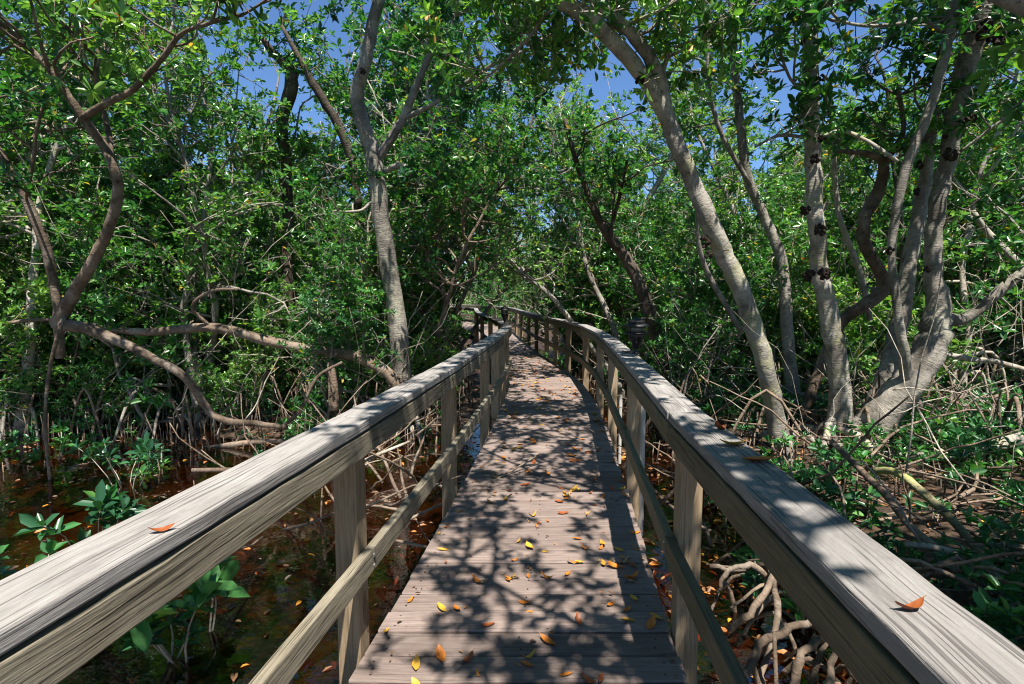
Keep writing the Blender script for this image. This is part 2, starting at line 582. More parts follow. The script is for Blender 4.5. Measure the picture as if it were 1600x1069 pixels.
def leaf_mesh(name, C, A, Ln, k, rng, material, elev=(25, 95), width=0.42, hue=None):
    """whorls of k broad pointed leaves round the axes A at C; one mesh, a random value per leaf"""
    C = np.asarray(C, float); A = unit(np.asarray(A, float))
    N = len(C)
    Ln = np.broadcast_to(np.asarray(Ln, float), (N,))
    ref = np.where(np.abs(A[:, 2:3]) < 0.9, np.array([[0, 0, 1.0]]), np.array([[1.0, 0, 0]]))
    U = unit(np.cross(ref, A)); Vv = np.cross(A, U)
    az = rng.random((N, 1)) * 6.28 + np.arange(k)[None, :] * 2.4 + rng.normal(0, .3, (N, k))
    t = np.radians(elev[0] + (elev[1] - elev[0]) * (np.arange(k)[None, :] + .5 + rng.normal(0, .7, (N, k))) / k)
    D = np.cos(t)[..., None] * A[:, None, :] + np.sin(t)[..., None] * (np.cos(az)[..., None] * U[:, None, :] + np.sin(az)[..., None] * Vv[:, None, :])
    D = D.reshape(-1, 3); AA = np.repeat(A, k, 0); CC = np.repeat(C, k, 0)
    Ln = Ln * (0.7 + 0.5 * rng.random(N))
    L = np.repeat(Ln, k) * (0.65 + 0.5 * rng.random(N * k))
    D = unit(D + np.array([0, 0, -0.12]))
    Nn = AA - D * np.sum(AA * D, 1, keepdims=True)
    Nn = unit(Nn + rng.normal(0, .35, Nn.shape))
    Nn = unit(Nn - D * np.sum(Nn * D, 1, keepdims=True))
    Sd = np.cross(D, Nn)
    base = CC - AA * (rng.random((N * k, 1)) * 0.35 * L[:, None])
    W = L * width * (0.85 + 0.3 * rng.random(N * k))
    pr = [(0.06, 0, 0), (0.36, .42, .10), (0.72, .42, .07), (1.0, 0, -0.10), (0.72, -.42, .07), (0.36, -.42, .10)]
    V = np.empty((N * k, 6, 3))
    for i, (a, b, h) in enumerate(pr):
        V[:, i] = base + D * (L * a)[:, None] + Sd * (W * b)[:, None] + Nn * (L * h * (1 if abs(b) else 1))[:, None]
    n6 = N * k
    idx = np.arange(n6)[:, None] * 6
    F = np.concatenate([idx + np.array([[0, 1, 2, 3]]), idx + np.array([[0, 3, 4, 5]])], 1).reshape(-1, 4)
    me = bpy.data.meshes.new(name)
    me.vertices.add(n6 * 6); me.loops.add(F.size); me.polygons.add(len(F))
    me.vertices.foreach_set("co", V.astype(np.float32).ravel())
    me.loops.foreach_set("vertex_index", F.astype(np.int32).ravel())
    me.polygons.foreach_set("loop_start", np.arange(0, F.size, 4, dtype=np.int32))
    h = np.repeat(rng.random(N), k) if hue is None else np.repeat(hue, k)
    r = np.clip(0.55 * h + 0.45 * rng.random(n6), 0, 1) * 0.94
    odd = rng.random(n6)
    r = np.where(odd > 0.98, 0.955 + 0.045 * rng.random(n6), r)
    a = me.attributes.new("rnd", 'FLOAT', 'POINT')
    a.data.foreach_set("value", np.repeat(r, 6).astype(np.float32))
    me.materials.append(M[material])
    me.update(); me.validate()
    return me


# ------------------------------------------------------------------ boardwalk line (inner faces of the two rails, metres)
LI = np.array([(-1.30, -4), (-1.05, -1.7), (-.80, .2), (-.568, 2.0), (-.385, 3.65), (-.225, 5.45), (-.15, 6.4), (-.08, 7.4), (-.035, 8.35),
               (-.16, 9.9), (-.42, 11.7), (-.70, 13.5), (-1.0, 16.2), (-1.20, 18.6), (-1.36, 20.9), (-2.2, 23.4), (-3.6, 25.6), (-5.4, 27.2)])
RI = np.array([(.22, -4), (.38, -1.8), (.53, .3), (.655, 2.1), (.845, 3.9), (1.01, 5.6), (1.105, 7.0), (1.12, 8.5), (1.00, 10.0), (.86, 11.1),
               (.74, 12.2), (.58, 13.8), (.44, 15.5), (.27, 17.6), (.10, 20.0), (-.25, 22.8), (-.85, 25.6), (-1.9, 28.4), (-3.4, 31), (-5.6, 33)])
CAP_T, CAP_B, FAS_B = 0.925, 0.887, 0.797
IN = 0.036  # the rails stand this far inside the edge of the boards, the posts flush with it
YC = np.linspace(-6, 40, 93)
XC = 0.5 * (np.interp(YC, LI[:, 1], LI[:, 0]) + np.interp(YC, RI[:, 1], RI[:, 0]))
XC = np.where(YC > 27, -3 - (YC - 27) * 0.9, XC)


def centre(y):
    return np.interp(y, YC, XC)


def nrm2(v):
    v = np.asarray(v, float)
    return v / np.linalg.norm(v)


bw = empty("boardwalk", (0, 0, 0))
tag(bw, "weathered grey timber boardwalk with railings on both sides winding away through the mangroves", "boardwalk")
deck = MB()
screws = []
y = -4.0
while y < 31:
    wd = 0.1362
    g = y + wd
    if y < 24:
        l0, l1 = np.interp([y, g], LI[:, 1], LI[:, 0])
        r0, r1 = np.interp([y, g], RI[:, 1], RI[:, 0])
    else:
        t = (y - 24) / 8
        l0 = l1 = np.interp(y, LI[:, 1], LI[:, 0]) - 0.2; r0, r1 = np.interp([y, g], RI[:, 1], RI[:, 0])
    e = R.normal(0, .003, 2)
    if y > 1.6: screws.append((y, l0, r0))
    dz = R.normal(0, .0016)
    a0, a1 = (l0 + .004 + e[0], y), (r0 - .004 + e[1], y)
    uo, vo = R.random() * 40, R.random() * 40
    sk = R.normal(0, .0015, 2)
    ns = 6
    vs, fs, uvs = [], [], []
    for k in range(ns + 1):
        t = k / ns
        xa = a0[0] + (a1[0] - a0[0]) * t
        xb = (l1 + .004 + e[0]) + ((r1 - .004 + e[1]) - (l1 + .004 + e[0])) * t
        j = R.normal(0, .0008, 4)
        ya, yb = y + j[0] + sk[0], g + j[1] + sk[1]
        zt = dz + j[2]
        vs += [(xa, ya, -.038), (xa, ya, zt - .006), (xa, ya + .005, zt), (xb, yb - .005, zt), (xb, yb, zt - .006), (xb, yb, -.038)]
    wv = [0, .035, .04, .17, .175, .21]
    for k in range(ns):
        for s in range(5):
            fs.append([6 * k + s, 6 * k + 6 + s, 6 * k + 7 + s, 6 * k + 1 + s])
            u0, u1 = uo + 1.2 * k / ns, uo + 1.2 * (k + 1) / ns
            uvs += [(u0, vo + wv[s]), (u1, vo + wv[s]), (u1, vo + wv[s + 1]), (u0, vo + wv[s + 1])]
    fs.append([0, 1, 2, 3, 4, 5]); uvs += [(uo + .002 * q, vo + .03 * q) for q in range(6)]
    fs.append([6 * ns + q for q in (5, 4, 3, 2, 1, 0)]); uvs += [(uo + .002 * q, vo + .03 * q) for q in range(6)]
    deck.add(vs, fs, uvs, float(np.clip(R.normal(.5, .24), 0, 1)))
    y += 0.1448 + abs(R.normal(0, .0012))
deck.build("deck", 'deck', bw)
sm_ = MB(); sm_.lathe([(.0042, 0), (.0042, .0009), (.002, .0011)], 8)
sme = sm_.mesh("screw", 'screw')
for (sy, l_, r_) in screws[:16]:
    for off in (.06, .5, .94):
        for dy in (.035, .105):
            q_ = link("screw", sme, bw)
            q_.location = (l_ + (r_ - l_) * off + R.normal(0, .006), sy + dy + R.normal(0, .004), .0012)

joist = MB()
for off in (0.06, 0.5, 0.94):
    for y0 in np.arange(-4, 28, 2.0):
        p = []
        for yy in (y0, y0 + 1.985):
            l_, r_ = np.interp(yy, LI[:, 1], LI[:, 0]), np.interp(yy, RI[:, 1], RI[:, 0])
            p.append(np.array([l_ + (r_ - l_) * off, yy]))
        d = nrm2(p[1] - p[0]); rt = np.array([d[1], -d[0]])
        joist.board(p[0], p[1], (rt, rt), -.20, -.042, -.02, .02)
joist.build("joist", 'post', bw)


def railing(P, side, label, fas):
    """P: inner line of the rail, side -1 left / +1 right; boards run post to post"""
    root = empty("railing"); root.parent = bw
    root['label'] = label
    n = len(P)
    dirs = [nrm2(P[min(i + 1, n - 1)] - P[i]) if i < n - 1 else nrm2(P[i] - P[i - 1]) for i in range(n)]
    outs = []
    for i in range(n):
        a = dirs[max(i - 1, 0)]; b = dirs[min(i, n - 2)]
        t = nrm2(a + b)
        o = np.array([t[1], -t[0]]) * side
        outs.append(o / max(0.7, np.dot(o, np.array([b[1], -b[0]]) * side)))
    for i in range(n - 1):
        near = P[i][1] < 9
        g_ = R.uniform(.003, .006)
        a, b = P[i] + dirs[i] * g_, P[i + 1] - dirs[i] * g_
        ns = 18 if near else 3
        m = MB(); m.board(a, b, (outs[i], outs[i + 1]), CAP_B + .0, CAP_T, -0.001 - IN, 0.142 - IN, nseg=ns, jit=.0032)
        m.build("handrail", 'cap', root, bevel=.006)
        m = MB(); m.board(a, b, (outs[i], outs[i + 1]), FAS_B - .004, CAP_B - .0085, -0.001 - IN, 0.038 - IN, nseg=ns, jit=.0026)
        m.build("fascia_board", fas, root, bevel=.004)
        m = MB(); m.board(a, b, (outs[i], outs[i + 1]), .322, .41, 0.001 - IN, 0.039 - IN, nseg=ns, jit=.0018)
        m.build("mid_rail", fas, root, bevel=.004)
    for i in range(n):
        t = dirs[min(i, n - 2)] if i == 0 else nrm2(dirs[i - 1] + dirs[min(i, n - 2)])
        o = np.array([t[1], -t[0]]) * side
        m = MB(); m.post(P[i] + o * (0.042 + .045 - IN), o, t, .0455, .0455, -.95, CAP_B - .004, lean=R.normal(0, .003, 2))
        ob = m.build("post", 'post', root, bevel=.004)
        if P[i][1] < 9 and P[i][1] > 0:
            for z in (0.345, 0.388):
                bm_ = MB()
                c = P[i] + o * (-.001 - IN)
                bm_.lathe([(.008, 0), (.008, .003), (.0055, .005)], 10)
                V = np.concatenate(bm_.v)
                V = np.outer(V[:, 0], [t[0], t[1], 0]) + np.outer(V[:, 1], [0, 0, 1]) - np.outer(V[:, 2] - .001, [o[0], o[1], 0]) + np.array([c[0], c[1], z])
                bm_.v = [V]
                bm_.build("bolt", 'steel', ob)
    return root


railing(LI, -1, "left railing of the boardwalk, pale and sunlit along its top", 'fascia')
railing(RI, 1, "right railing of the boardwalk, its inner side in shade", 'fascia_shaded')

# grey conduits feeding the lamp, fixed to the boardwalk posts
for (c, z0, z1, r_) in (((.975, 3.97), -.5, .735, .027), ((1.085, 5.3), -.3, .40, .016)):
    m = MB(); m.tube([(c[0], c[1], z) for z in np.linspace(z0, z1, 6)], r_, 12)
    m.tube([(c[0], c[1], z) for z in (z1 - .12, z1 - .05)], r_ * 1.18, 12)
    o = m.build("conduit_pipe", 'pvc', bw, smooth=False)


# ------------------------------------------------------------------ ground and water
def hgt(x, y):
    s = x - centre(y)
    ph = 0.10 * np.sin(x * 1.3 + y * .7) + 0.08 * np.sin(y * 1.7 - x * .6) + .05 * np.sin(3.1 * x) * np.cos(2.7 * y)
    left = np.clip(np.maximum((-s - 6.6 + ph * 4) / 1.6, (y - 6.2 + ph * 4) / 1.8), 0, 1)
    right = np.clip((s - 1.25 + ph * 2.0) / 1.3, 0, 1)
    f = np.where(s < 0, left, right)
    lo = np.where(s < 0, -.585, -.50)
    hi = np.where(s < 0, -.38, -.20)
    return lo + (hi - lo) * f * f * (3 - 2 * f) + ph * 0.22


gx = np.concatenate([np.linspace(-140, -14, 15)[:-1], np.linspace(-14, 14, 141), np.linspace(14, 140, 15)[1:]])
gy = np.concatenate([np.linspace(-40, -4, 7)[:-1], np.linspace(-4, 26, 151), np.linspace(26, 180, 18)[1:]])
GX, GY = np.meshgrid(gx, gy)
GZ = hgt(GX, GY)
m = MB()
nx = len(gx)
m.add(np.stack([GX.ravel(), GY.ravel(), GZ.ravel()], 1),
      [[j * nx + i, j * nx + i + 1, (j + 1) * nx + i + 1, (j + 1) * nx + i] for j in range(len(gy) - 1) for i in range(nx - 1)])
tag(m.build("ground", 'mud', smooth=True), "dark brown mangrove mud strewn with litter", kind='structure')
m = MB()
m.add([(-60, -30, -.44), (60, -30, -.44), (60, 90, -.44), (-60, 90, -.44)], [[0, 1, 2, 3]])
tag(m.build("water", 'water'), "still tea coloured water beside the boardwalk", kind='structure')


# ------------------------------------------------------------------ trees
def wander(p, d, L, n, rng, bend=0.35, up=0.0):
    """a wavering path from p along d"""
    pts = [np.array(p, float)]
    d = unit(np.array(d, float))
    for _ in range(n):
        d = unit(d + rng.normal(0, bend, 3) * 0.5 + np.array([0, 0, up]))
        pts.append(pts[-1] + d * L / n)
    return np.array(pts), d


def foliate(tb, starts, rng, whorls, L1=(0.7, 1.5), sub=4, r0=.02, dens=1.0, up=.05, sides=5, keep=None):
    """second and third order branching from (point, direction, scale) starts; whorls collects (centre, axis)"""
    for (p, d, sc) in starts:
        L = rng.uniform(*L1) * sc
        pts, dd = wander(p, d, L, 6, rng, .45, up)
        tb.tube(pts, np.linspace(r0 * sc, r0 * .35 * sc, 7), sides, rng=rng)
        for q in range(sub):
            t = rng.uniform(.3, 1.0)
            i = min(int(t * 6), 5)
            sd = unit(unit(pts[i + 1] - pts[i]) * .6 + rng.normal(0, .65, 3) + np.array([0, 0, .12]))
            l2 = rng.uniform(.3, .75) * sc
            p2, d2 = wander(pts[i] + (pts[i + 1] - pts[i]) * (t * 6 - i), sd, l2, 4, rng, .4, up)
            tb.tube(p2, np.linspace(r0 * .4 * sc, .003, 5), 4, rng=rng)
            for z in range(1, 5):
                if rng.random() < (.45 + .14 * z) * dens:
                    off = rng.normal(0, .09, 3) * (1 if z < 4 else .2)
                    whorls.append((p2[z] + off, unit(d2 * .5 + off * 2.5 + np.array([0, 0, .55]) + rng.normal(0, .3, 3))))
                    if z < 4: tb.tube([p2[z], p2[z] + off * .6, p2[z] + off], [.0035, .003, .002], 3)
        if rng.random() < .8 * dens:
            whorls.append((pts[-1], unit(dd + np.array([0, 0, .6]))))


def proto_tree(kind, seed, H, bark_m, stems=(1, 3), low=0.35, spread=1.0, br=22, r=.07, dens=1.0, leafL=.105, leafm='leaf', roots=5, lean=0.0, sub=4):
    """a generic mangrove, origin at its foot: returns the meshes (trunk, crown)"""
    rng = np.random.default_rng(seed)
    tb = MB(); wh = []
    for s in range(rng.integers(stems[0], stems[1] + 1)):
        a = rng.random() * 6.28
        d = unit(np.array([cos(a) * .22, sin(a) * .22, 1.0]))
        h = H * rng.uniform(.8, 1.05)
        base = np.array([cos(a) * .12 * s, sin(a) * .12 * s, -.25])
        pts, dd = wander(base, d, h, 14, rng, .26, .05)
        pts[:, 0] += lean * np.linspace(0, 1, 15) ** 1.4 * h
        P = spline(pts, 2)
        tt = np.linspace(0, 1, len(P))
        rr = r * rng.uniform(.75, 1.1) * (1 - .8 * tt) * (1 + .6 * np.exp(-tt * 22))
        tb.tube(P, rr, 8, bump=.05, rng=rng)
        starts = []
        for q in range(int(br)):
            t = low + (1 - low) * rng.random() ** .8
            i = int(t * (len(P) - 2))
            az = rng.random() * 6.28
            dir_ = unit(np.array([cos(az), sin(az), rng.uniform(.0, .9)]))
            starts.append((P[i], dir_, spread * rng.uniform(.65, 1.25) * (1.15 - .5 * t)))
        starts.append((P[-1], dd, spread * .8))
        foliate(tb, starts, rng, wh, r0=.022, dens=dens, sub=sub)
    for q in range(roots):
        a = rng.random() * 6.28
        z = rng.uniform(.15, .7); L = rng.uniform(.35, .9)
        p0 = np.array([0, 0, z]); p1 = np.array([cos(a) * L * .55, sin(a) * L * .55, z * .95]); p2 = np.array([cos(a) * L, sin(a) * L, -.3])
        tb.tube(spline([p0, p1, p2], 4), np.linspace(.022, .014, 9), 6, bump=.08, rng=rng)
    C = np.array([c for c, a in wh]); A = np.array([a for c, a in wh])
    hue = np.clip(rng.random(len(C)) * .45 + .28 + .30 * np.sin(C[:, 0] * 2.3 + C[:, 2] * 1.7 + seed) * np.sin(C[:, 1] * 2.1 - C[:, 2] * .9), 0, 1)
    return tb.mesh("trunk", bark_m, True), leaf_mesh("crown", C, A, leafL * rng.uniform(.9, 1.15), 7, rng, leafm, hue=hue)


def tree_obj(name, meshes, loc, rz, sc, label, cat, group, parts=("trunk", "crown")):
    o = empty(name, loc, rz)
    o.scale = (sc, sc, sc)
    tag(o, label, cat, group)
    for p_, me in zip(parts, meshes): link(p_, me, o)
    return o


protos = []
barks = ['bark', 'twig', 'bark', 'bark_dark', 'bark_pale', 'bark_brown', 'bark', 'twig', 'bark_dark']
for k in range(9):
    protos.append(proto_tree("tree", 100 + k, [6.4, 5.6, 7.0, 6.0, 6.8, 5.2, 7.4, 6.2, 6.6][k], barks[k], low=[.25, .2, .35, .3, .4, .15, .35, .22, .3][k],
                             br=[30, 30, 32, 28, 30, 30, 34, 30, 30][k], r=[.07, .05, .09, .06, .08, .05, .1, .055, .07][k]))
shrubs = [proto_tree("shrub", 300 + k, [2.2, 2.9, 1.7, 3.8, 3.3][k], ['twig', 'bark_brown', 'twig', 'bark', 'twig'][k], stems=(3, 4), low=.10, spread=.66, br=[14, 16, 12, 20, 18][k], r=.026, roots=6, leafL=.105) for k in range(5)]
overs = [proto_tree("tree", 400 + k, [6.6, 7.2, 6.0][k], ['bark', 'twig', 'bark_brown'][k], stems=(1, 2), low=.45, br=34, r=.07, spread=1.15, lean=[.30, .36, .26][k]) for k in range(3)]
overs += [proto_tree("tree", 450 + k, [6.8, 7.4][k], ['bark', 'twig'][k], stems=(1, 1), low=.62, br=26, r=.06, spread=1.0, lean=[.26, .30][k], dens=.75) for k in range(2)]

BARKW = {'bark': "slender grey barked", 'twig': "thin pale stemmed", 'bark_dark': "dark barked", 'bark_pale': "pale barked", 'bark_brown': "brown barked"}


def tree_label(k, y, side):
    return "%s mangrove tree %s of the boardwalk" % (BARKW[barks[k]], ("in the nearer thicket" if y < 14 else "deep in the thicket") + (" left" if side < 0 else " right"))


def scatter(n, y0, y1, s0, s1, mind, rng, placed, clear=True):
    out = []
    tries = 0
    while len(out) < n and tries < 20000:
        tries += 1
        yy = rng.uniform(y0, y1); s = rng.uniform(s0, s1) * rng.choice([-1, 1])
        xx = centre(yy) + s
        # only where the lens or its shadows reach
        if abs(xx) > 1.12 * max(yy, 0) + 5: continue
        q_ = xx / max(yy, .1)
        if clear and 15 < yy < 24 and abs(s) < 2.9: continue
        if clear and 23 < yy < 38 and -7.5 < xx < 3.5: continue
        if clear and yy < 8.2 and (-.55 < q_ < -.1): continue
        if clear and yy < 7.0 and s < 0 and xx > -7: continue
        if clear and yy < 7.4 and s > 0 and xx < 7.5: continue
        if any((xx - a) ** 2 + (yy - b) ** 2 < mind ** 2 for a, b in placed): continue
        placed.append((xx, yy)); out.append((xx, yy, int(np.sign(s))))
    return out


rng = np.random.default_rng(21)
# spots kept free: in front of the trees traced below
placed = [(-2.2, 5.2), (-3.5, 5.0), (-4.8, 4.8), (-1.5, 7.3), (2.7, 5.4), (3.3, 5.3), (3.0, 4.2), (2.0, 3.4), (2.5, 2.2), (4.2, 4.6), (-2.5, 3), (-4, 3.2), (-3.2, 4.2), (5.6, 4.5), (-1.6, 4), (-6.2, 5)]
spots = scatter(62, 5.5, 14, 2.0, 14, 1.1, rng, placed) + scatter(84, 14, 28, 1.8, 20, 1.3, rng, placed) + scatter(44, 28, 46, 2.0, 26, 1.8, rng, placed)
for q in range(16):
    spots.append((rng.uniform(-3.2, 5), rng.uniform(36, 50), 1))
for (xx, yy, sd) in spots:
    k = int(rng.integers(0, 9))
    hs = rng.uniform(.85, 1.2)
    if abs(xx / yy) < .24 and 9 < yy < 24: hs *= 1.3
    if -.62 < xx / yy < -.24 and yy < 24: hs *= .95  # the wood is lower here and lets the sky in
    tree_obj("mangrove_tree", protos[k], (xx, yy, float(hgt(xx, yy))), rng.random() * 6.28, hs,
             tree_label(k, yy, sd), "tree", "trees of the mangrove thicket")
# trees arching over the boards further along
for (yy, sd) in ((8.8, -1), (9.6, 1), (10.9, -1), (12.0, 1), (12.9, -1), (13.5, 1)):
    xx = centre(yy) + sd * rng.uniform(1.7, 2.2)
    tree_obj("mangrove_tree", overs[int(rng.integers(0, 3))], (xx, yy, float(hgt(xx, yy))), (pi if sd > 0 else 0) + rng.normal(0, .5), rng.uniform(.85, 1.05),
             "mangrove tree leaning in to arch over the far boardwalk", "tree", "trees arching over the boardwalk")
# unseen trees added beside and behind the viewpoint to throw shade on the boards
for (xx, yy, k, hs) in ((-2.6, -1.6, 0, 1.0), (2.4, -.9, 2, .95), (3.4, 1.2, 6, .95), (-3.0, -.2, 4, 1.0), (1.7, -3.0, 7, 1.05), (-1.9, -3.6, 8, 1.0), (4.8, -2.0, 1, 1.0), (-5.0, 1.0, 2, 1.0), (5.8, 2.4, 3, 1.0)):
    tree_obj("mangrove_tree", protos[k], (xx, yy, float(hgt(xx, yy))), rng.random() * 6.28, hs,
             "leafy mangrove tree added to shade the near end of the boardwalk", "tree", "trees beside the viewpoint")
for (xx, yy, k, rz) in ((-2.4, -1.3, 3, .9), (2.5, -1.5, 4, 2.1), (-2.9, -.2, 4, .4), (3.0, -.3, 3, 2.5), (2.9, .9, 4, 2.0), (3.4, 1.3, 3, 2.2), (2.2, -2.2, 4, 1.4), (3.2, 1.9, 4, 2.75), (2.5, 1.1, 3, 2.2), (-1.9, -2.6, 3, 1.2), (2.0, -2.9, 4, 1.8)):
    tree_obj("mangrove_tree", overs[k], (xx, yy, float(hgt(xx, yy))), rz, 1.0,
             "leafy mangrove tree added to shade the near end of the boardwalk", "tree", "trees beside the viewpoint")
SL = {-1: "low many stemmed mangrove bush on the mud left of the boardwalk", 1: "low many stemmed mangrove bush on the mud right of the boardwalk"}
for (xx, yy, sd) in scatter(150, 6.8, 26, 1.5, 13, 0.7, rng, [(-1.5, 7.3), (2.9, 5.4)]):
    if sd > 0 and yy < 7 and xx < 6: continue
    tree_obj("mangrove_bush", shrubs[int(rng.integers(0, 5))], (xx, yy, float(hgt(xx, yy))), rng.random() * 6.28, rng.uniform(.7, 1.15),
             SL[sd], "bush", "mangrove bushes", ("stem", "foliage"))


for q in range(30):
    yy = rng.uniform(6.9, 9.2); xx = centre(yy) - rng.uniform(1.6, 8)
    tree_obj("mangrove_bush", shrubs[int(rng.integers(0, 5))], (xx, yy, float(hgt(xx, yy))), rng.random() * 6.28, rng.uniform(.4, .7),
             "small mangrove bush at the far edge of the left pool", "bush", "bushes along the left pool", ("stem", "foliage"))
for q in range(26):
    xx, yy = rng.uniform(-8, 3.5), rng.uniform(22, 38)
    if abs(xx - centre(yy)) < 1.6: continue
    tree_obj("mangrove_bush", shrubs[int(rng.integers(0, 5))], (xx, yy, float(hgt(xx, yy))), rng.random() * 6.28, rng.uniform(.8, 1.2),
             "sunlit low mangrove bush in the clearing at the far end of the boardwalk", "bush", "bushes in the far clearing", ("stem", "foliage"))
for (xx, yy) in ((-2.0, 11.2), (-2.4, 13.2), (-2.6, 15.6), (-3.0, 17.6), (-3.4, 20), (-3.2, 12.2), (-4.2, 15)):
    tree_obj("mangrove_bush", shrubs[int(rng.integers(0, 5))], (xx, yy, float(hgt(xx, yy))), rng.random() * 6.28, rng.uniform(.7, .9),
             SL[-1], "bush", "mangrove bushes", ("stem", "foliage"))


# ---- the trees one can tell apart, traced with their distance and thickness
def traced(P):
    """rows (px, py, distance, thickness in pixels) -> points, radii"""
    P = spline(np.asarray(P, float), 4)
    pts = np.array([ray(a, b, c) for a, b, c, w_ in P])
    return pts, P[:, 3] * .5 * P[:, 2] / 840.0


def hero(name, label, cat, stems, material, seed, crown=(), knots=(), roots=0, leafL=.11, dens=1.0, group=None, bump=.035, L1=(.7, 1.5), thick=1.0):
    """stems: traced paths; crown: (stem index, from t, to t, branches, scale)"""
    rng = np.random.default_rng(seed)
    paths = [traced(s) for s in stems]
    base = paths[0][0][0].copy()
    if roots or paths[0][0][0][2] < .4: base[2] = float(hgt(base[0], base[1]))
    o = empty(name, base)
    tag(o, label, cat, group)
    tb = MB()
    for i, (p, r_) in enumerate(paths):
        jit = rng.normal(0, 1, p.shape) * (r_[:, None] * .05)
        tb.tube(p + jit, r_ * thick, 12 if r_.max() > .05 else 7, bump=bump, rng=rng)
    wh = []; bb = tb
    for (si, t0, t1, nb, sc) in crown:
        p = paths[si][0]
        starts = []
        for q in range(nb):
            i = int((t0 + (t1 - t0) * rng.random()) * (len(p) - 1))
            az = rng.random() * 6.28
            starts.append((p[i], unit(np.array([cos(az), sin(az), rng.uniform(-.1, .8)])), sc * rng.uniform(.7, 1.2)))
        foliate(bb, starts, rng, wh, L1=L1, r0=.018, dens=dens)
    for q in range(roots):
        a = rng.random() * 6.28
        z = rng.uniform(.05, .3); L = rng.uniform(.4, 1.0)
        b0 = paths[0][0][0]
        c = np.array([b0[0], b0[1], base[2]])
        bb.tube(spline([c + [0, 0, z], c + np.array([cos(a) * L * .5, sin(a) * L * .5, z * .8]), c + np.array([cos(a) * L, sin(a) * L, -.15])], 4), np.linspace(.05, .02, 9), 7, bump=.1, rng=rng)
    tr = tb.build("trunk", material, None, True, origin=base); tr.location = (0, 0, 0); tr.parent = o
    if wh:
        C = np.array([c for c, a in wh]) - base; A = np.array([a for c, a in wh])
        link("crown", leaf_mesh("crown", C, A, leafL, 7, rng, 'leaf'), o)
    for (px, py, d, sz) in knots:
        c = ray(px, py, d) - base
        s_ = sz * .42 * d / 840 * rng.uniform(.75, 1.15)
        kb = MB()
        for q in range(9):
            v = rng.normal(0, 1, 3); v[1] = -abs(v[1]) * .6; v = unit(v)
            cc = c + v * s_ * .75
            nlat, nlon = 5, 7
            vs = []; fs = []
            for a in range(nlat + 1):
                for b_ in range(nlon):
                    th, ph = pi * a / nlat, 2 * pi * b_ / nlon
                    rr = s_ * rng.uniform(.3, .6)
                    vs.append(cc + rr * np.array([sin(th) * cos(ph), sin(th) * sin(ph), cos(th)]))
            for a in range(nlat):
                for b_ in range(nlon):
                    fs.append([a * nlon + b_, a * nlon + (b_ + 1) % nlon, (a + 1) * nlon + (b_ + 1) % nlon, (a + 1) * nlon + b_])
            kb.add(vs, fs)
        kb.build("burl", 'knot', tr, False)
    return o


hero("forked_mangrove", "tall grey mangrove with a forked trunk standing just left of the boardwalk", "tree",
     [[(640, 690, 7.3, 50), (628, 600, 7.3, 40), (622, 520, 7.2, 36), (612, 440, 7.2, 34), (598, 360, 7.1, 32), (590, 290, 7.0, 32), (582, 240, 7.0, 31), (566, 190, 6.9, 27), (558, 150, 6.8, 25),
       (570, 100, 6.6, 24), (580, 50, 6.5, 22), (592, 0, 6.4, 20), (605, -80, 6.2, 16), (620, -160, 6, 11)],
      [(588, 252, 7.0, 18), (612, 215, 6.95, 17), (632, 180, 6.9, 15), (650, 135, 6.8, 14), (668, 95, 6.7, 13), (680, 60, 6.6, 13), (678, 30, 6.5, 12), (680, 0, 6.4, 11), (690, -70, 6.2, 8)],
      [(634, 184, 6.9, 9), (690, 155, 6.6, 8), (735, 125, 6.3, 8), (780, 95, 6.0, 7), (830, 75, 5.8, 7), (880, 40, 5.5, 5)],
      [(600, 268, 7.0, 12), (628, 258, 6.8, 10), (646, 272, 6.6, 7), (658, 292, 6.5, 5)],
      [(680, 25, 6.5, 7), (712, 24, 6.3, 6), (740, 10, 6.1, 5), (770, -10, 6, 4)],
      [(604, 300, 7.1, 6), (578, 318, 7.0, 6), (560, 330, 6.9, 5), (520, 330, 6.8, 4)]],
     'bark', 41, thick=0.82, crown=[(0, .85, 1, 12, .9), (1, .75, 1, 8, .8), (2, .2, 1, 16, .7), (3, .5, 1, 4, .5), (4, .3, 1, 5, .5), (5, .4, 1, 4, .6)], knots=[(566, 112, 6.5, 12)], roots=5)

hero("leaning_mangrove", "pale lichen spotted mangrove leaning left over the boardwalk from the right", "tree",
     [[(1226, 720, 5.4, 40), (1212, 650, 5.4, 34), (1198, 580, 5.3, 33), (1180, 520, 5.3, 33), (1160, 460, 5.25, 33), (1135, 405, 5.2, 33), (1108, 345, 5.1, 34), (1085, 290, 5.1, 30), (1062, 235, 5, 30),
       (1042, 185, 5, 30), (1018, 140, 4.9, 28), (990, 100, 4.8, 28), (955, 62, 4.7, 29), (915, 24, 4.6, 28), (870, 2, 4.5, 24), (820, -20, 4.4, 20), (740, -60, 4.3, 13)],
      [(1045, 190, 5, 24), (1036, 150, 4.95, 26), (1028, 120, 4.9, 26), (1012, 85, 4.8, 24), (984, 50, 4.7, 22), (950, 18, 4.6, 20), (915, -15, 4.5, 18), (870, -60, 4.3, 14)],
      [(870, 4, 4.5, 9), (845, 30, 4.6, 7), (826, 60, 4.7, 6), (790, 95, 4.9, 5), (740, 140, 5.2, 4)],
      [(1030, 125, 4.9, 9), (1042, 90, 4.9, 8), (1040, 40, 4.9, 7), (1052, -20, 4.9, 5)]],
     'bark_pale', 42, thick=0.84, crown=[(0, .82, 1, 15, .9), (0, .66, .84, 6, .6), (1, .55, 1, 14, .9), (2, .2, 1, 9, .6), (3, .4, 1, 8, .7)], knots=[(1100, 378, 5.1, 18), (1107, 398, 5.1, 14), (1000, 128, 4.8, 14)], roots=3)

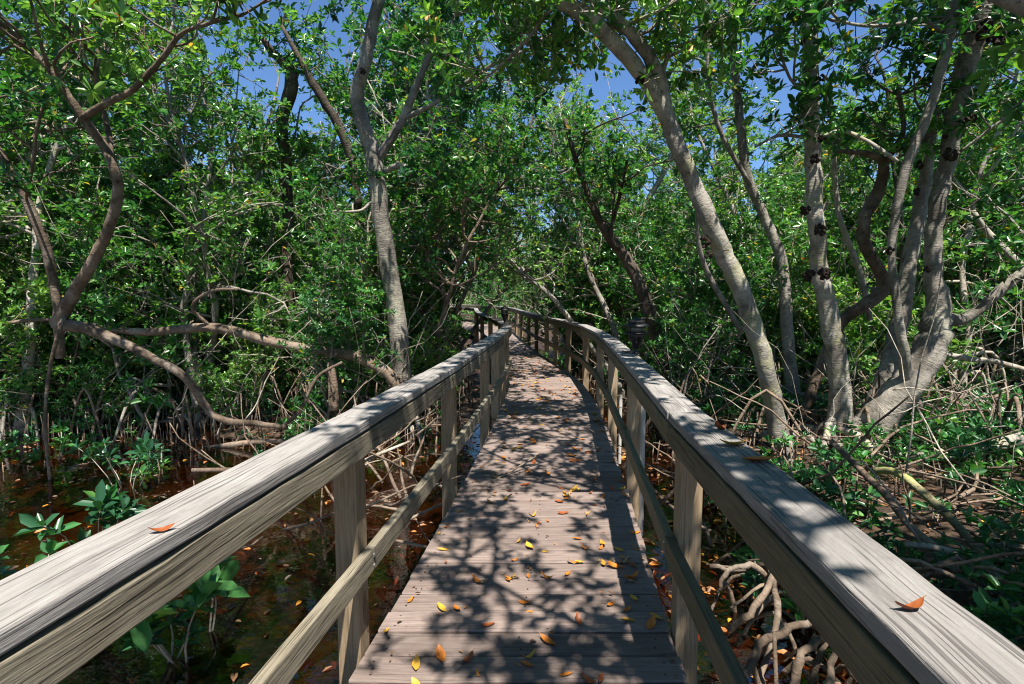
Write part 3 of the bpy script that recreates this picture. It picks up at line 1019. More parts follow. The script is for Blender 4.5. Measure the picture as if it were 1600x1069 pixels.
hero("upright_mangrove", "straight upright pale mangrove with dark burls, between the leaning tree and the thick bent one", "tree",
     [[(1300, 720, 5.5, 68), (1312, 650, 5.5, 48), (1312, 590, 5.5, 40), (1300, 520, 5.5, 39), (1290, 470, 5.5, 36), (1279, 420, 5.5, 33), (1276, 360, 5.4, 31), (1272, 300, 5.4, 31), (1270, 240, 5.4, 31),
       (1268, 180, 5.3, 30), (1266, 110, 5.3, 29), (1266, 50, 5.2, 27), (1268, 0, 5.2, 26), (1272, -90, 5.1, 22), (1270, -200, 5, 12)],
      [(1282, 215, 5.3, 8), (1315, 205, 5.2, 8), (1350, 218, 5.1, 8), (1385, 240, 5.0, 8), (1402, 252, 5.0, 7)],
      [(1258, 215, 5.4, 7), (1235, 212, 5.3, 7), (1210, 214, 5.2, 6), (1180, 230, 5.1, 4)],
      [(1270, 150, 5.3, 7), (1240, 130, 5.2, 6), (1225, 100, 5.1, 5), (1215, 60, 5, 4)]],
     'bark_pale', 43, thick=0.76, crown=[(0, .86, 1, 14, .8), (2, .4, 1, 4, .5), (3, .3, 1, 5, .6)],
     knots=[(1258, 328, 5.3, 19), (1280, 360, 5.3, 19), (1273, 249, 5.3, 19), (1284, 216, 5.3, 17), (1263, 430, 5.35, 20), (1287, 428, 5.35, 20), (1284, 122, 5.2, 14), (1254, 66, 5.1, 10)], roots=4)

hero("thick_bent_mangrove", "thickest grey mangrove, its trunk bent at the foot, with a bough reaching right", "tree",
     [[(1318, 716, 5.4, 100), (1348, 684, 5.4, 92), (1378, 650, 5.35, 82), (1412, 608, 5.3, 72), (1442, 566, 5.3, 68), (1462, 522, 5.3, 68), (1467, 480, 5.3, 54), (1459, 430, 5.3, 38), (1458, 370, 5.3, 35),
       (1468, 310, 5.25, 35), (1482, 240, 5.2, 36), (1492, 180, 5.1, 39), (1506, 120, 5, 42), (1525, 60, 4.9, 44), (1545, 10, 4.8, 42), (1575, -80, 4.7, 34), (1600, -180, 4.5, 22)],
      [(1474, 498, 5.3, 36), (1505, 500, 5.25, 25), (1535, 480, 5.2, 23), (1565, 452, 5.15, 24), (1600, 425, 5.1, 22), (1660, 370, 5, 16), (1720, 300, 4.9, 10)],
      [(1330, 722, 5.2, 30), (1360, 735, 5.0, 22), (1420, 752, 4.9, 14), (1470, 790, 4.8, 10)],
      [(1500, 238, 5.1, 7), (1530, 215, 5.0, 7), (1570, 185, 4.9, 6), (1620, 160, 4.8, 5)]],
     'bark', 44, thick=0.66, crown=[(0, .8, 1, 14, .9), (1, .55, 1, 9, .8), (3, .3, 1, 5, .6)],
     knots=[(1484, 242, 5.05, 24), (1516, 185, 4.95, 22), (1532, 46, 4.75, 34), (1556, 62, 4.8, 30), (1448, 420, 5.2, 12), (1476, 214, 5.1, 12)], roots=5)

hero("twin_stem_mangrove", "grey mangrove with two thinner stems rising behind the thick bent trunk", "tree",
     [[(1345, 690, 5.75, 60), (1370, 630, 5.7, 46), (1390, 570, 5.7, 40), (1404, 510, 5.75, 36), (1415, 450, 5.75, 33), (1424, 390, 5.75, 30), (1436, 330, 5.75, 28), (1448, 270, 5.7, 26), (1455, 200, 5.6, 23),
       (1466, 120, 5.6, 20), (1478, 20, 5.5, 16), (1490, -90, 5.4, 9)],
      [(1436, 640, 5.45, 20), (1418, 595, 5.25, 24), (1409, 530, 5.1, 20), (1399, 460, 5.1, 17), (1394, 390, 5.1, 17), (1402, 320, 5.05, 19), (1420, 250, 5.0, 20), (1445, 190, 4.95, 20), (1465, 130, 4.9, 20), (1480, 70, 4.85, 20),
       (1488, 10, 4.8, 19), (1496, -90, 4.7, 13)],
      [(1472, 50, 4.85, 9), (1440, 30, 4.8, 8), (1400, 38, 4.7, 8), (1350, 40, 4.6, 7), (1310, 30, 4.5, 6), (1288, 0, 4.4, 5)]],
     'bark', 45, thick=0.7, crown=[(0, .7, 1, 12, .8), (1, .82, 1, 9, .8), (2, .3, 1, 6, .55)], knots=[(1390, 392, 5.0, 16), (1436, 258, 5.6, 18), (1432, 300, 5.6, 14)], roots=3)

hero("crooked_mangrove", "dark brown crooked mangrove stem curling between the upright and the bent trunks", "tree",
     [[(1250, 690, 6.3, 20), (1258, 645, 6.2, 16), (1280, 580, 6.2, 16), (1310, 510, 6.2, 17), (1345, 480, 6.1, 19), (1378, 455, 6.1, 21), (1376, 425, 6.1, 18), (1352, 385, 6, 18), (1350, 345, 6, 18), (1372, 300, 6, 18),
       (1380, 255, 5.9, 14), (1352, 240, 5.8, 9), (1310, 236, 5.7, 6)],
      [(1380, 262, 5.9, 10), (1395, 235, 5.8, 9), (1412, 200, 5.7, 7), (1400, 130, 5.6, 5)]],
     'bark_brown', 46, crown=[(0, .85, 1, 4, .6), (1, .3, 1, 6, .8)])

hero("thin_mangrove", "thin grey mangrove curving up between the leaning and the upright trunks", "tree",
     [[(1248, 680, 7, 26), (1238, 600, 7, 20), (1230, 520, 7, 18), (1226, 450, 7, 18), (1216, 390, 7, 16), (1190, 330, 7, 14), (1166, 270, 6.9, 14), (1158, 200, 6.8, 13), (1150, 130, 6.8, 12), (1145, 60, 6.7, 11), (1140, -40, 6.6, 8)],
      [(1172, 290, 6.9, 7), (1130, 215, 6.7, 7), (1112, 160, 6.6, 6), (1105, 100, 6.5, 5), (1110, 30, 6.4, 4)]],
     'bark', 47, crown=[(0, .72, 1, 9, .8), (1, .4, 1, 7, .7)], roots=3)

hero("curved_mangrove", "brown mangrove bowing left at the left edge, rooted on a fallen stem", "tree",
     [[(88, 505, 5.5, 28), (120, 450, 5.4, 24), (150, 400, 5.3, 22), (172, 350, 5.2, 21), (184, 300, 5.1, 20), (178, 260, 5, 19), (160, 225, 5, 18), (130, 185, 4.9, 17), (100, 140, 4.8, 14), (70, 100, 4.7, 12), (30, 60, 4.6, 9), (-40, 0, 4.4, 6)],
      [(128, 185, 4.9, 15), (165, 162, 4.8, 14), (200, 145, 4.75, 13), (235, 112, 4.7, 12), (262, 80, 4.6, 11), (285, 52, 4.5, 9), (330, 35, 4.4, 8), (380, 22, 4.3, 6), (430, -10, 4.2, 4)],
      [(176, 262, 5, 12), (168, 200, 5.2, 11), (150, 120, 5.3, 10), (158, 60, 5.4, 9), (180, -30, 5.4, 7)],
      [(88, 505, 5.5, 28), (130, 512, 5.5, 25), (175, 528, 5.6, 22), (230, 555, 5.6, 18), (290, 590, 5.7, 17), (318, 630, 5.8, 17), (345, 655, 5.8, 15), (400, 662, 5.9, 13), (450, 668, 6, 9)],
      [(100, 495, 5.4, 9), (86, 540, 5.3, 8), (74, 600, 5.3, 7), (71, 680, 5.25, 7), (84, 800, 5.2, 6)],
      [(92, 500, 5.5, 9), (50, 500, 5.5, 8), (0, 506, 5.5, 7), (-60, 500, 5.5, 6)],
      [(440, 668, 6, 8), (470, 640, 6, 8), (495, 590, 6.1, 7), (535, 566, 6.2, 6)]],
     'bark_brown', 48, thick=.74, crown=[(0, .68, 1, 11, .8), (1, .45, 1, 9, .6), (2, .3, 1, 9, .8), (5, .4, 1, 4, .5)])

hero("bowed_mangrove", "thin brown mangrove leaning in from the left edge behind the bowed one", "tree",
     [[(95, 560, 5.9, 14), (90, 480, 5.9, 14), (72, 390, 5.8, 14), (42, 315, 5.7, 14), (0, 240, 5.6, 14), (-50, 160, 5.5, 12), (-110, 60, 5.3, 8)],
      [(40, 312, 5.7, 6), (52, 250, 5.6, 6), (60, 190, 5.5, 5), (90, 110, 5.4, 4)]],
     'bark_brown', 49, crown=[(0, .5, 1, 9, .8), (1, .4, 1, 6, .7)])

hero("fallen_log", "dark fallen trunk lying across the thicket left of the forked tree", "log",
     [[(150, 514, 6.6, 10), (230, 518, 6.6, 17), (330, 512, 6.6, 20), (390, 525, 6.7, 21), (450, 540, 6.8, 21), (510, 550, 6.9, 22), (560, 558, 7, 25), (600, 580, 7, 27), (622, 606, 7, 28), (640, 660, 7, 28)],
      [(330, 512, 6.6, 8), (300, 480, 6.4, 7), (330, 455, 6.3, 7), (372, 452, 6.2, 6)]],
     'bark_brown', 50, thick=.72, crown=[], bump=.1)

hero("dark_mangrove", "dark trunked mangrove rising left of the forked tree with a bent top", "tree",
     [[(452, 560, 9, 18), (449, 430, 9, 17), (450, 330, 9, 16), (447, 250, 8.8, 15), (440, 190, 8.6, 18), (455, 140, 8.4, 20), (452, 108, 8.3, 17), (428, 84, 8.2, 12), (410, 60, 8.1, 8)],
      [(560, 330, 8.6, 13), (552, 260, 8.4, 13), (530, 200, 8.2, 13), (510, 165, 8.1, 13), (488, 130, 8, 12), (470, 95, 7.9, 9), (440, 40, 7.8, 5)]],
     'bark_dark', 51, crown=[(0, .8, 1, 5, .5), (1, .5, 1, 4, .5)])

hero("slanting_mangrove", "dark slanting mangrove trunk behind the lamp right of the boardwalk", "tree",
     [[(1036, 580, 8.6, 22), (1028, 535, 8.6, 21), (1015, 490, 8.5, 22), (995, 435, 8.5, 20), (975, 400, 8.5, 18), (945, 360, 8.4, 14), (925, 320, 8.3, 11), (900, 250, 8.2, 8), (880, 180, 8, 6)],
      [(965, 390, 8.4, 9), (955, 360, 8.3, 8), (965, 320, 8.2, 6), (980, 250, 8, 5)]],
     'bark_dark', 52, crown=[(0, .6, 1, 8, .9), (1, .4, 1, 6, .8)])

hero("twisted_mangrove", "pale twisting bough slanting up from the thicket left of the far boardwalk", "tree",
     [[(630, 470, 10.5, 14), (655, 425, 10.4, 13), (690, 372, 10.2, 13), (715, 342, 10, 11), (750, 325, 9.8, 8), (790, 290, 9.6, 5)],
      [(740, 420, 10.6, 12), (722, 385, 10.4, 12), (700, 355, 10.3, 11), (690, 325, 10.2, 8), (680, 280, 10, 5)],
      [(705, 430, 10.6, 10), (745, 372, 10.4, 10), (790, 320, 10.2, 8), (850, 280, 10, 6)]],
     'bark', 53, crown=[(0, .6, 1, 8, .8), (1, .5, 1, 6, .8), (2, .5, 1, 8, .8)])

# fallen and dead branches lying on the ground right of the boardwalk
def branch(label, P, material, seed, name="fallen_branch", side=2):
    rng = np.random.default_rng(seed)
    p, r_ = traced(P)
    tb = MB(); tb.tube(p, r_, 9, bump=.06, rng=rng)
    for q in range(side):
        i = int(rng.integers(2, len(p) - 2))
        pts, _ = wander(p[i], rng.normal(0, 1, 3) + np.array([0, 0, .4]), rng.uniform(.2, .6), 5, rng, .4)
        tb.tube(pts, np.linspace(r_[i] * .45, .003, 6), 5, rng=rng)
    base = p[0]
    return tag(tb.build(name, material, None, True, origin=base), label, "branch")


branch("yellowish mossy branch arching over the low plants right of the handrail", [(1365, 736, 3.9, 11), (1400, 738, 3.7, 12), (1440, 768, 3.5, 13), (1490, 815, 3.3, 13), (1535, 870, 3.1, 13), (1580, 915, 3.0, 12), (1640, 960, 2.9, 11)], 'mossy', 60)
branch("long grey dead branch leaning from the tree foot toward the handrail", [(1300, 690, 4.2, 9), (1345, 735, 3.8, 10), (1385, 775, 3.5, 11), (1420, 820, 3.2, 11), (1465, 860, 3.0, 13), (1515, 915, 2.8, 13), (1560, 970, 2.6, 12)], 'root', 61)
branch("pale grey log lying across the ground at the right edge", [(1375, 712, 5.0, 15), (1440, 712, 5.0, 17), (1500, 708, 4.95, 19), (1560, 696, 4.9, 22), (1640, 676, 4.8, 24)], 'bark_pale', 62)
branch("forked grey stick over the seedlings at the right edge", [(1415, 850, 3.0, 9), (1470, 858, 2.95, 11), (1530, 880, 2.9, 11), (1590, 930, 2.8, 10), (1650, 960, 2.7, 8)], 'twig', 63)
branch("thin pale branch slanting down across the right edge of the thicket", [(1520, 330, 6.2, 7), (1545, 365, 6.2, 9), (1575, 395, 6.1, 10), (1605, 425, 6, 10), (1650, 470, 5.9, 8)], 'bark_pale', 64)
branch("grey stick slanting behind the thick bent trunk at the right", [(1470, 552, 5.6, 8), (1520, 562, 5.5, 9), (1560, 566, 5.4, 8), (1640, 590, 5.2, 7)], 'twig', 65)
branch("pale dead stem slanting up between the upright trunk and the crooked stem", [(1360, 500, 6.6, 8), (1345, 430, 6.6, 9), (1322, 370, 6.5, 9), (1308, 320, 6.5, 8), (1302, 220, 6.4, 7), (1296, 120, 6.3, 5)], 'bark_pale', 66)
branch("thin grey stem slanting through the leaves behind the leaning tree", [(1160, 520, 6.4, 9), (1130, 470, 6.4, 9), (1105, 425, 6.4, 8), (1092, 380, 6.3, 7), (1088, 300, 6.2, 5)], 'bark', 67)
branch("slim dead stick across the mud below the left handrail", [(500, 760, 3.6, 6), (540, 735, 3.7, 7), (580, 715, 3.8, 6), (640, 690, 4.0, 4)], 'twig', 68)
branch("brown dead branch lying in the water by the left bank", [(240, 712, 6.4, 8), (330, 700, 6.4, 9), (400, 690, 6.3, 8), (470, 690, 6.2, 6)], 'root', 69)
branch("pale broken stick leaning in the water beside the left handrail", [(470, 700, 4.9, 9), (440, 730, 4.8, 8), (300, 735, 4.7, 7)], 'root', 70)

# prop roots close to the right railing
rt = empty("mangrove_root_clump", (1.45, 2.3, -.5))
tag(rt, "tangle of thick brown arching roots in the mud beside the right railing", "roots")
rng = np.random.default_rng(5)
RP = [[(1140, 985, 2.6, 14), (1180, 950, 2.6, 17), (1205, 905, 2.7, 18), (1215, 870, 2.9, 16)], [(1150, 1080, 2.25, 16), (1190, 1010, 2.35, 19), (1235, 985, 2.4, 20), (1285, 965, 2.5, 20), (1330, 930, 2.7, 16)],
      [(1230, 1100, 2.15, 20), (1250, 1030, 2.2, 20), (1275, 1005, 2.25, 20), (1330, 990, 2.3, 18)], [(1200, 905, 2.9, 14), (1180, 885, 2.9, 15), (1140, 890, 2.9, 12), (1120, 930, 2.9, 10)],
      [(1205, 885, 2.8, 14), (1215, 960, 2.65, 15), (1195, 1040, 2.45, 15), (1185, 1090, 2.3, 14)], [(1110, 885, 3.0, 10), (1160, 890, 3.0, 10), (1210, 880, 3.05, 11), (1250, 900, 3.0, 9)],
      [(1290, 1100, 2.0, 16), (1300, 1040, 2.1, 17), (1320, 1000, 2.2, 16)], [(1010, 800, 3.9, 8), (1045, 775, 3.7, 9), (1080, 740, 3.7, 9), (1120, 735, 3.8, 7)], [(1015, 760, 4.1, 8), (1060, 800, 3.6, 9), (1110, 830, 3.3, 8)]]
for P in RP:
    p, r_ = traced(P)
    mb = MB(); mb.tube(p - np.array([1.45, 2.3, -.5]) + rng.normal(0, .005, p.shape), r_ * np.linspace(.8, .5, len(p)), 9, bump=.12, rng=rng)
    mb.build("prop_root", 'bark_brown', rt, True)
for q in range(44):
    x0, y0 = rng.uniform(1.1, 2.5), rng.uniform(1.7, 4.2)
    a = rng.random() * 6.28; L = rng.uniform(.25, .7)
    z = float(hgt(x0, y0))
    p = spline([(x0, y0, z - .1), (x0 + cos(a) * L * .4, y0 + sin(a) * L * .4, z + rng.uniform(.12, .32)), (x0 + cos(a) * L, y0 + sin(a) * L, z - .1)], 4)
    mb = MB(); mb.tube(p - np.array([1.45, 2.3, -.5]) + rng.normal(0, .003, p.shape), np.linspace(rng.uniform(.010, .02), .007, len(p)), 7, bump=.14, rng=rng)
    mb.build("prop_root", 'bark_brown', rt, True)

# two dead stubs left of the forked tree
branch("pinkish brown broken stump standing at the bank below the fallen trunk", [(522, 640, 6.6, 18), (520, 600, 6.6, 15), (516, 565, 6.6, 12)], 'root', 71, "stump", 0)



# ------------------------------------------------------------------ seedlings, bushes near the lens
def seedling(seed, stems, H, leafL, k=7, spread=.12, tiers=2):
    rng = np.random.default_rng(seed)
    tb = MB(); C, A = [], []
    for s in range(stems):
        a = rng.random() * 6.28
        h = H * rng.uniform(.65, 1.1)
        p, d = wander((cos(a) * spread * .3, sin(a) * spread * .3, -.05), (cos(a) * spread * 1.6, sin(a) * spread * 1.6, 1), h, 5, rng, .25)
        tb.tube(p, np.linspace(.006, .003, 6), 5)
        for t in range(tiers):
            C.append(p[-1 - t]); A.append(unit(d + np.array([0, 0, .5])))
    return tb.mesh("stem", 'twig', True), leaf_mesh("foliage", C, A, leafL, k, rng, 'leaf_low', (20, 88), .40)


SD = [seedling(500 + k, [2, 3, 4, 5][k], [.42, .3, .35, .28][k], [.10, .085, .09, .08][k]) for k in range(4)]
BIG = [seedling(520 + k, [5, 7, 6][k], [.55, .6, .7][k], .15, 8, .25, 2) for k in range(3)]


def plant(meshes, x, y, sc, label, group=None, name="mangrove_seedling", z=None, rz=None):
    o = tree_obj(name, meshes, (x, y, float(hgt(x, y)) if z is None else z), R.random() * 6.28 if rz is None else rz, sc, label, "plant", group, ("stem", "foliage"))
    return o


def at_ground(px, py, z):
    a = ray(px, py, 1.0)
    t = (z - EYE) / (a[2] - EYE)
    return a[0] * t, t


x_, y_ = at_ground(320, 1015, -.45); plant(BIG[0], x_, y_, 1.15, "leafy mangrove seedling in the water below the left handrail, beside the mid rail", z=-.5)
x_, y_ = at_ground(140, 850, -.45); plant(BIG[1], x_, y_, .95, "big bright seedling standing in the water just beyond the left handrail", z=-.5)
x_, y_ = at_ground(205, 760, -.45); plant(BIG[2], x_, y_, .9, "seedling with broad leaves on the far side of the left pool", z=-.5)
x_, y_ = at_ground(10, 960, -.45); plant(BIG[2], x_, y_, .8, "seedling cut by the left edge of the photo below the handrail", z=-.5)
x_, y_ = at_ground(245, 1040, -.45); plant(SD[1], x_, y_, 1.3, "small seedling under the left handrail at the bottom of the photo", z=-.5)
x_, y_ = at_ground(1165, 960, -.5); plant(SD[0], x_, y_, 1.05, "thin stemmed bright green seedling rising among the roots beside the right post")
x_, y_ = at_ground(1190, 930, -.5); plant(SD[2], x_, y_, .9, "smaller seedling among the arching roots right of the boardwalk")
x_, y_ = at_ground(610, 690, -.45); plant(BIG[0], x_, y_, .8, "round leaved sapling against the left handrail in front of the fallen trunk", z=-.4)
rng = np.random.default_rng(77)
cnt = 0
while cnt < 170:
    yy = rng.uniform(2.0, 9.5) ; s = rng.uniform(1.45, 6.5)
    xx = centre(yy) + s
    if xx > yy * 1.05 + .6: continue
    if math.hypot(xx - 3.1, yy - 5.4) < .5: continue
    plant(SD[int(rng.integers(0, 4))], xx, yy, rng.uniform(.65, 1.25), "small dark green mangrove seedling in the ground cover right of the boardwalk", "seedlings right of the boardwalk")
    cnt += 1
cnt = 0
while cnt < 60:
    yy = rng.uniform(5.5, 11); s = -rng.uniform(1.2, 8)
    xx = centre(yy) + s
    if xx < -yy * 1.05: continue
    plant(SD[int(rng.integers(0, 4))], xx, yy, rng.uniform(.8, 1.6), "small green mangrove seedling on the bank left of the boardwalk", "seedlings on the left bank")
    cnt += 1

# ------------------------------------------------------------------ masses nobody could count
rng = np.random.default_rng(99)
tw = MB()
n = 0
while n < 3600:
    yy = rng.uniform(4.5, 26) if rng.random() < .75 else rng.uniform(3.5, 9)
    s = rng.choice([-1, 1]) * rng.uniform(1.5, 13)
    xx = centre(yy) + s
    if abs(xx) > yy * 1.05 + .4: continue
    if s > 0 and yy < 5 and s < 2.4: continue
    if s < 0 and yy < 6.4: continue
    z = float(hgt(xx, yy)) + abs(rng.normal(0, 1.0)) * (1.0 if yy > 6 else .35)
    d = rng.normal(0, 1, 3); d[2] = abs(d[2]) * 1.2 + .1
    pts, _ = wander((xx, yy, z), d, rng.uniform(.5, 1.9), 6, rng, .4)
    if yy < 7.2 and rng.random() < .65: n += 1; continue
    r0 = rng.uniform(.003, .010)
    tw.tube(pts, np.linspace(r0, r0 * .4, 7), 4, rnd=rng.random())
    n += 1
tag(tw.build("dead_twigs", 'twig', None, True), "tangle of thin bare grey twigs through the thicket", kind='stuff')

pn = MB()
n = 0
while n < 3600:
    yy = rng.uniform(4, 15); s = rng.choice([-1, 1]) * rng.uniform(1.15, 9)
    xx = centre(yy) + s
    if abs(xx) > yy * 1.0 + .3: continue
    z = float(hgt(xx, yy))
    if s < 0 and yy < 6.2 and rng.random() > .06: continue
    h = rng.uniform(.15, .5) * (1 if s < 0 else .6)
    le = rng.normal(0, .12, 2) * h
    pn.tube([(xx, yy, z - .05), (xx + le[0] * .6, yy + le[1] * .6, z + h * .6), (xx + le[0], yy + le[1], z + h)], [.009, .008, .004], 4)
    n += 1
tag(pn.build("breathing_roots", 'root', None, True), "upright finger like breathing roots in the mud", kind='stuff')

ar = MB()
for q in range(520):
    while True:
        yy = rng.uniform(5, 17); s = rng.choice([-1, 1]) * rng.uniform(1.6, 9)
        xx = centre(yy) + s
        if abs(xx) < yy * 1.0 + .3 and not (s < 0 and yy < 6.6): break
    z = float(hgt(xx, yy)); a = rng.random() * 6.28; L = rng.uniform(.3, 1.1)
    ar.tube(spline([(xx, yy, z - .1), (xx + cos(a) * L * .45, yy + sin(a) * L * .45, z + rng.uniform(.25, .8)), (xx + cos(a) * L, yy + sin(a) * L, z - .1)], 4), rng.uniform(.010, .022), 5)
tag(ar.build("arching_roots", 'root', None, True), "arching stilt roots crowding the forest floor", kind='stuff')


C, A = [], []
while len(C) < 4300:
    yy = 1.9 + 13 * rng.random() ** 1.5; s = rng.uniform(1.55, 9) if rng.random() < .7 else -rng.uniform(1.3, 9)
    xx = centre(yy) + s
    if abs(xx) > yy * 1.05 + .5 or (s < 0 and yy < 6.6): continue
    if sin(xx * 2.1 + yy) + sin(yy * 2.6 - xx * 1.3) + rng.normal(0, .4) < .05: continue
    C.append((xx, yy, float(hgt(xx, yy)) + rng.uniform(.04, .38))); A.append(rng.normal(0, .35, 3) + [0, 0, 1])
tag(link("ground_cover", leaf_mesh("ground_cover", np.array(C), np.array(A), .085, 7, rng, 'leaf_low', (25, 90))), "low dark green leafy ground cover under the trees", kind='stuff')


def flat_leaves(name, X, Y, Z, L, label, material='litter', hue=None):
    n_ = len(X)
    C = np.stack([X, Y, Z], 1)
    A = np.tile([0, 0, 1.0], (n_, 1)) + rng.normal(0, .22, (n_, 3))
    me = leaf_mesh(name, C, A, L, 1, rng, material, (82, 88), .40, hue)
    return tag(link(name, me), label, kind='stuff')


X, Y = [], []
while len(X) < 13000:
    yy = rng.uniform(1.3, 14); s = rng.uniform(.75, 7) if rng.random() < .75 else -rng.uniform(.8, 8)
    xx = centre(yy) + s
    if s < 0 and yy < 6.3: continue
    if abs(xx) > yy * 1.05 + .6: continue
    X.append(xx); Y.append(yy)
X, Y = np.array(X), np.array(Y)
Z = np.maximum(hgt(X, Y), -.44) + .012
hue = np.clip(rng.beta(1.2, 2.0, len(X)) + .75 * np.exp(-((X - centre(Y) - 1.1) / .35) ** 2) * (Y < 5), 0, 1)
flat_leaves("leaf_litter", X, Y, Z, .085, "brown and orange fallen leaves littering the mud", hue=hue)
X, Y = [], []
while len(X) < 620:
    yy = rng.uniform(1.2, 6.8); s = -rng.uniform(.75, 6)
    xx = centre(yy) + s
    if xx < -yy * 1.05 - .3: continue
    X.append(xx); Y.append(yy)
X, Y = np.array(X), np.array(Y)
flat_leaves("floating_leaves", X, Y, np.full(len(X), -.432), .075, "brown and orange leaves floating on the left pool", hue=rng.beta(1.6, 1.4, len(X)))

st = MB()
n = 0
while n < 500:
    if n < 440:
        yy = 1.9 + 9 * rng.random() ** 1.3; s = rng.uniform(1.4, 7.5)
    else:
        yy = rng.uniform(3.4, 7.5); s = -rng.uniform(1.0, 2.6)
    xx = centre(yy) + s
    if xx > yy * 1.05 + .8: continue
    z = max(float(hgt(xx, yy)), -.45) + rng.uniform(.0, .25)
    a = rng.random() * 6.28
    pts, _ = wander((xx, yy, z), (cos(a), sin(a), rng.normal(.1, .28) + (.5 if s < 0 else 0)), rng.uniform(.4, 1.5), 7, rng, .3)
    pts[:, 2] = np.maximum(pts[:, 2], np.maximum(hgt(pts[:, 0], pts[:, 1]), -.44) - .01)
    r0 = rng.uniform(.005, .016)
    st.tube(pts, np.linspace(r0, r0 * .45, 8), 5, bump=.1, rng=rng)
    n += 1
tag(st.build("fallen_sticks", 'root', None, True), "bare dead sticks lying over the low plants and mud", kind='stuff')

X, Y, Zs = [], [], []
while len(X) < 620:
    yy = 1.8 + 14 * rng.random() ** 1.1
    f_ = rng.random() if rng.random() < .7 else np.clip(abs(rng.normal(0, .12)), 0, 1) * rng.choice([1, -1]) % 1.0
    l_, r_ = np.interp(yy, LI[:, 1], LI[:, 0]), np.interp(yy, RI[:, 1], RI[:, 0])
    X.append(l_ + (r_ - l_) * min(max(f_, .02), .98)); Y.append(yy)
flat_leaves("leaf_crumbs", np.array(X), np.array(Y), np.full(len(X), .012), rng.uniform(.014, .05, len(X)), "small leaf fragments and crumbs scattered along the deck", hue=rng.beta(2.2, 1.5, len(X)))

# the far wood that closes the view
C, A = [], []
for q in range(3500):
    C.append((rng.uniform(-14, 14), rng.uniform(40, 62), rng.uniform(-.4, 7))); A.append((rng.normal(0, .4), rng.normal(0, .4) - .2, 1))
for q in range(15000):
    yy = rng.uniform(27, 62); s = rng.choice([-1, 1]) * rng.uniform(2.5, 60)
    xx = centre(min(yy, 34)) + s
    if rng.random() < .35:
        a = rng.uniform(-1.0, 1.0); d_ = rng.uniform(46, 64)
        xx, yy = sin(a) * d_, cos(a) * d_
    C.append((xx, yy, rng.uniform(-.4, 5.2 + 1.4 * sin(xx * .31) + 1.1 * sin(yy * .5 + xx * .13)))); A.append((rng.normal(0, .4), rng.normal(0, .4) - .2, 1))
tag(link("far_wood", leaf_mesh("far_wood", np.array(C), np.array(A), .34, 5, rng, 'leaf')), "far mangrove foliage closing the view behind the thicket", kind='stuff')


# ------------------------------------------------------------------ lamps on the handrails
def lamp(x, y, label):
    z = CAP_T + .001
    o = empty("rail_lamp", (x, y, z))
    tag(o, label, "lamp", "lamps on the handrails")
    m = MB(); m.lathe([(.034, 0), (.034, .006), (.020, .012), (.018, .045), (.030, .060), (.036, .085), (.050, .100), (.060, .125), (.064, .150), (.062, .158)], 20)
    m.build("base", 'black', o, True)
    m = MB(); m.lathe([(.060, .150), (.094, .157), (.098, .163), (.094, .169), (.060, .174)], 24); m.build("lower_rim", 'lamp_roof', o, True)
    m = MB(); m.lathe([(.057, .170), (.060, .185), (.060, .205), (.056, .218)], 20); m.build("glass", 'glass', o, True)
    for k in range(4):
        a = k * pi / 2 + .5
        m = MB(); m.tube([(cos(a) * .064, sin(a) * .064, .172), (cos(a) * .064, sin(a) * .064, .218)], .0045, 6); m.build("strut", 'black', o)
    m = MB(); m.lathe([(.058, .212), (.104, .214), (.108, .219), (.088, .234), (.066, .242), (.064, .246)], 24); m.build("roof", 'lamp_roof', o, True)
    m = MB(); m.lathe([(.045, .244), (.072, .247), (.062, .262), (.030, .278), (.012, .286), (.006, .294)], 24); m.build("top_roof", 'lamp_roof', o, True)
    return o


lamp(.985, 4.25, "black tiered lantern standing on the right handrail, the nearer of the two lamps")
lamp(-.125, 9.25, "small dark lantern far along the boardwalk on the left handrail")


# ------------------------------------------------------------------ fallen leaves lying on the boards
def fallen(seed, L, curl, twist, wid=.38):
    rng = np.random.default_rng(seed)
    v, f = [], []
    n_ = 7
    for i in range(n_ + 1):
        t = i / n_
        w_ = L * wid * .5 * (sin(pi * min(1, t * .96 + .03)) ** .8)
        zc = curl * L * (t - .5) ** 2 * 2.2 + twist * .0
        tw_ = twist * (t - .5)
        for s in (-1, 0, 1):
            yy = w_ * s
            zz = zc + abs(s) * w_ * .45 + yy * tw_
            v.append((L * (t - .5), yy, zz))
    for i in range(n_):
        for s in (0, 1):
            a = i * 3 + s
            f.append([a, a + 1, a + 4, a + 3])
    # stalk
    b = len(v)
    v += [(L * .5, -.0012, v[-2][2]), (L * .5, .0012, v[-2][2]), (L * .62, .0012, v[-2][2] + .004), (L * .62, -.0012, v[-2][2] + .004)]
    f.append([b, b + 1, b + 2, b + 3])
    v = np.array(v); v[:, 2] -= v[:, 2].min()
    m = MB(); m.add(v, f)
    return m


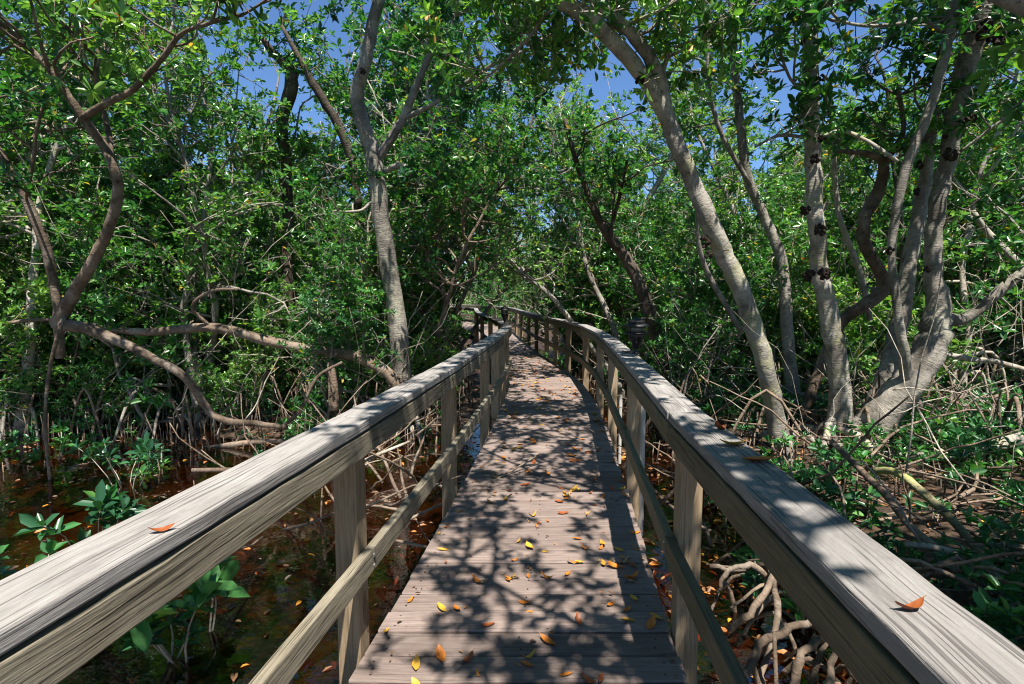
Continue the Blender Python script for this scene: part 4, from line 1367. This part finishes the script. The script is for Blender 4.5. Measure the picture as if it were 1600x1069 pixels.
FL = {}
for c in ('yellow', 'orange', 'rust', 'tan'):
    FL[c] = [fallen(k, .088 + .012 * (k % 3), [.15, .5, .3, .8, .25][k], [.2, .8, -.6, 1.0, -1.2][k], [.40, .36, .42, .26, .34][k]).mesh("fallen_leaf", 'fall_' + c, True) for k in range(5)]
words = {'yellow': "yellow fallen leaf lying on the deck boards", 'orange': "orange fallen leaf lying on the deck boards",
         'rust': "rust brown fallen leaf lying on the deck boards", 'tan': "dry tan fallen leaf lying on the deck boards"}


def drop(c, x, y, z, rz, sc, label, group=None, pick=None):
    o = link("fallen_leaf", FL[c][int(R.integers(0, 5)) if pick is None else pick])
    o.location = (x, y, z); o.scale = (sc, sc, sc)
    o.rotation_euler = (R.normal(0, .12), R.normal(0, .12), rz)
    return tag(o, label, "leaf", group)


rng = np.random.default_rng(3)
piles = [(rng.random() ** .9, 1.75 + 11 * rng.random() ** 1.1) for _ in range(34)]
for q in range(280):
    if rng.random() < .42:
        pf, py_ = piles[int(rng.integers(0, len(piles)))]
        f_, yy = pf + rng.normal(0, .05), py_ + rng.normal(0, .07 + .012 * py_)
    else:
        f_, yy = rng.random(), 1.7 + 10 * rng.random() ** 1.5
    f_ = min(max(f_, .03), .97); yy = max(yy, 1.6)
    l_, r_ = np.interp(yy, LI[:, 1], LI[:, 0]), np.interp(yy, RI[:, 1], RI[:, 0])
    c = rng.choice(['yellow', 'orange', 'rust', 'tan'], p=[.24, .42, .22, .12])
    drop(c, l_ + (r_ - l_) * f_, yy, .004, rng.random() * 6.28, rng.uniform(.42, .84) * (1.0 if yy < 4 else 1.2), words[c], "fallen leaves on the deck")
for (px, py, c, lb, a, sc) in ((1185, 722, 'orange', "long orange leaf on the right handrail cap, the nearer of two lying close together", .1, 1.15), (1146, 697, 'yellow', "yellow leaf on the right handrail cap just beyond a longer orange one", .3, .9),
                               (1424, 955, 'rust', "curled dark red leaf on the near end of the right handrail", .2, .5), (252, 832, 'rust', "small curled brown leaf on the left handrail cap", .6, .45),
                               (980, 552, 'rust', "rust coloured leaf on the right handrail beside the lantern", .1, 1.0), (1125, 672, 'rust', "brown leaf on the right handrail cap beyond the yellow leaf", .8, .8)):
    x_, y_ = at_ground(px, py, CAP_T)
    drop(c, x_, y_, CAP_T + .003, a, sc, lb, pick=None if c != 'rust' else 1)
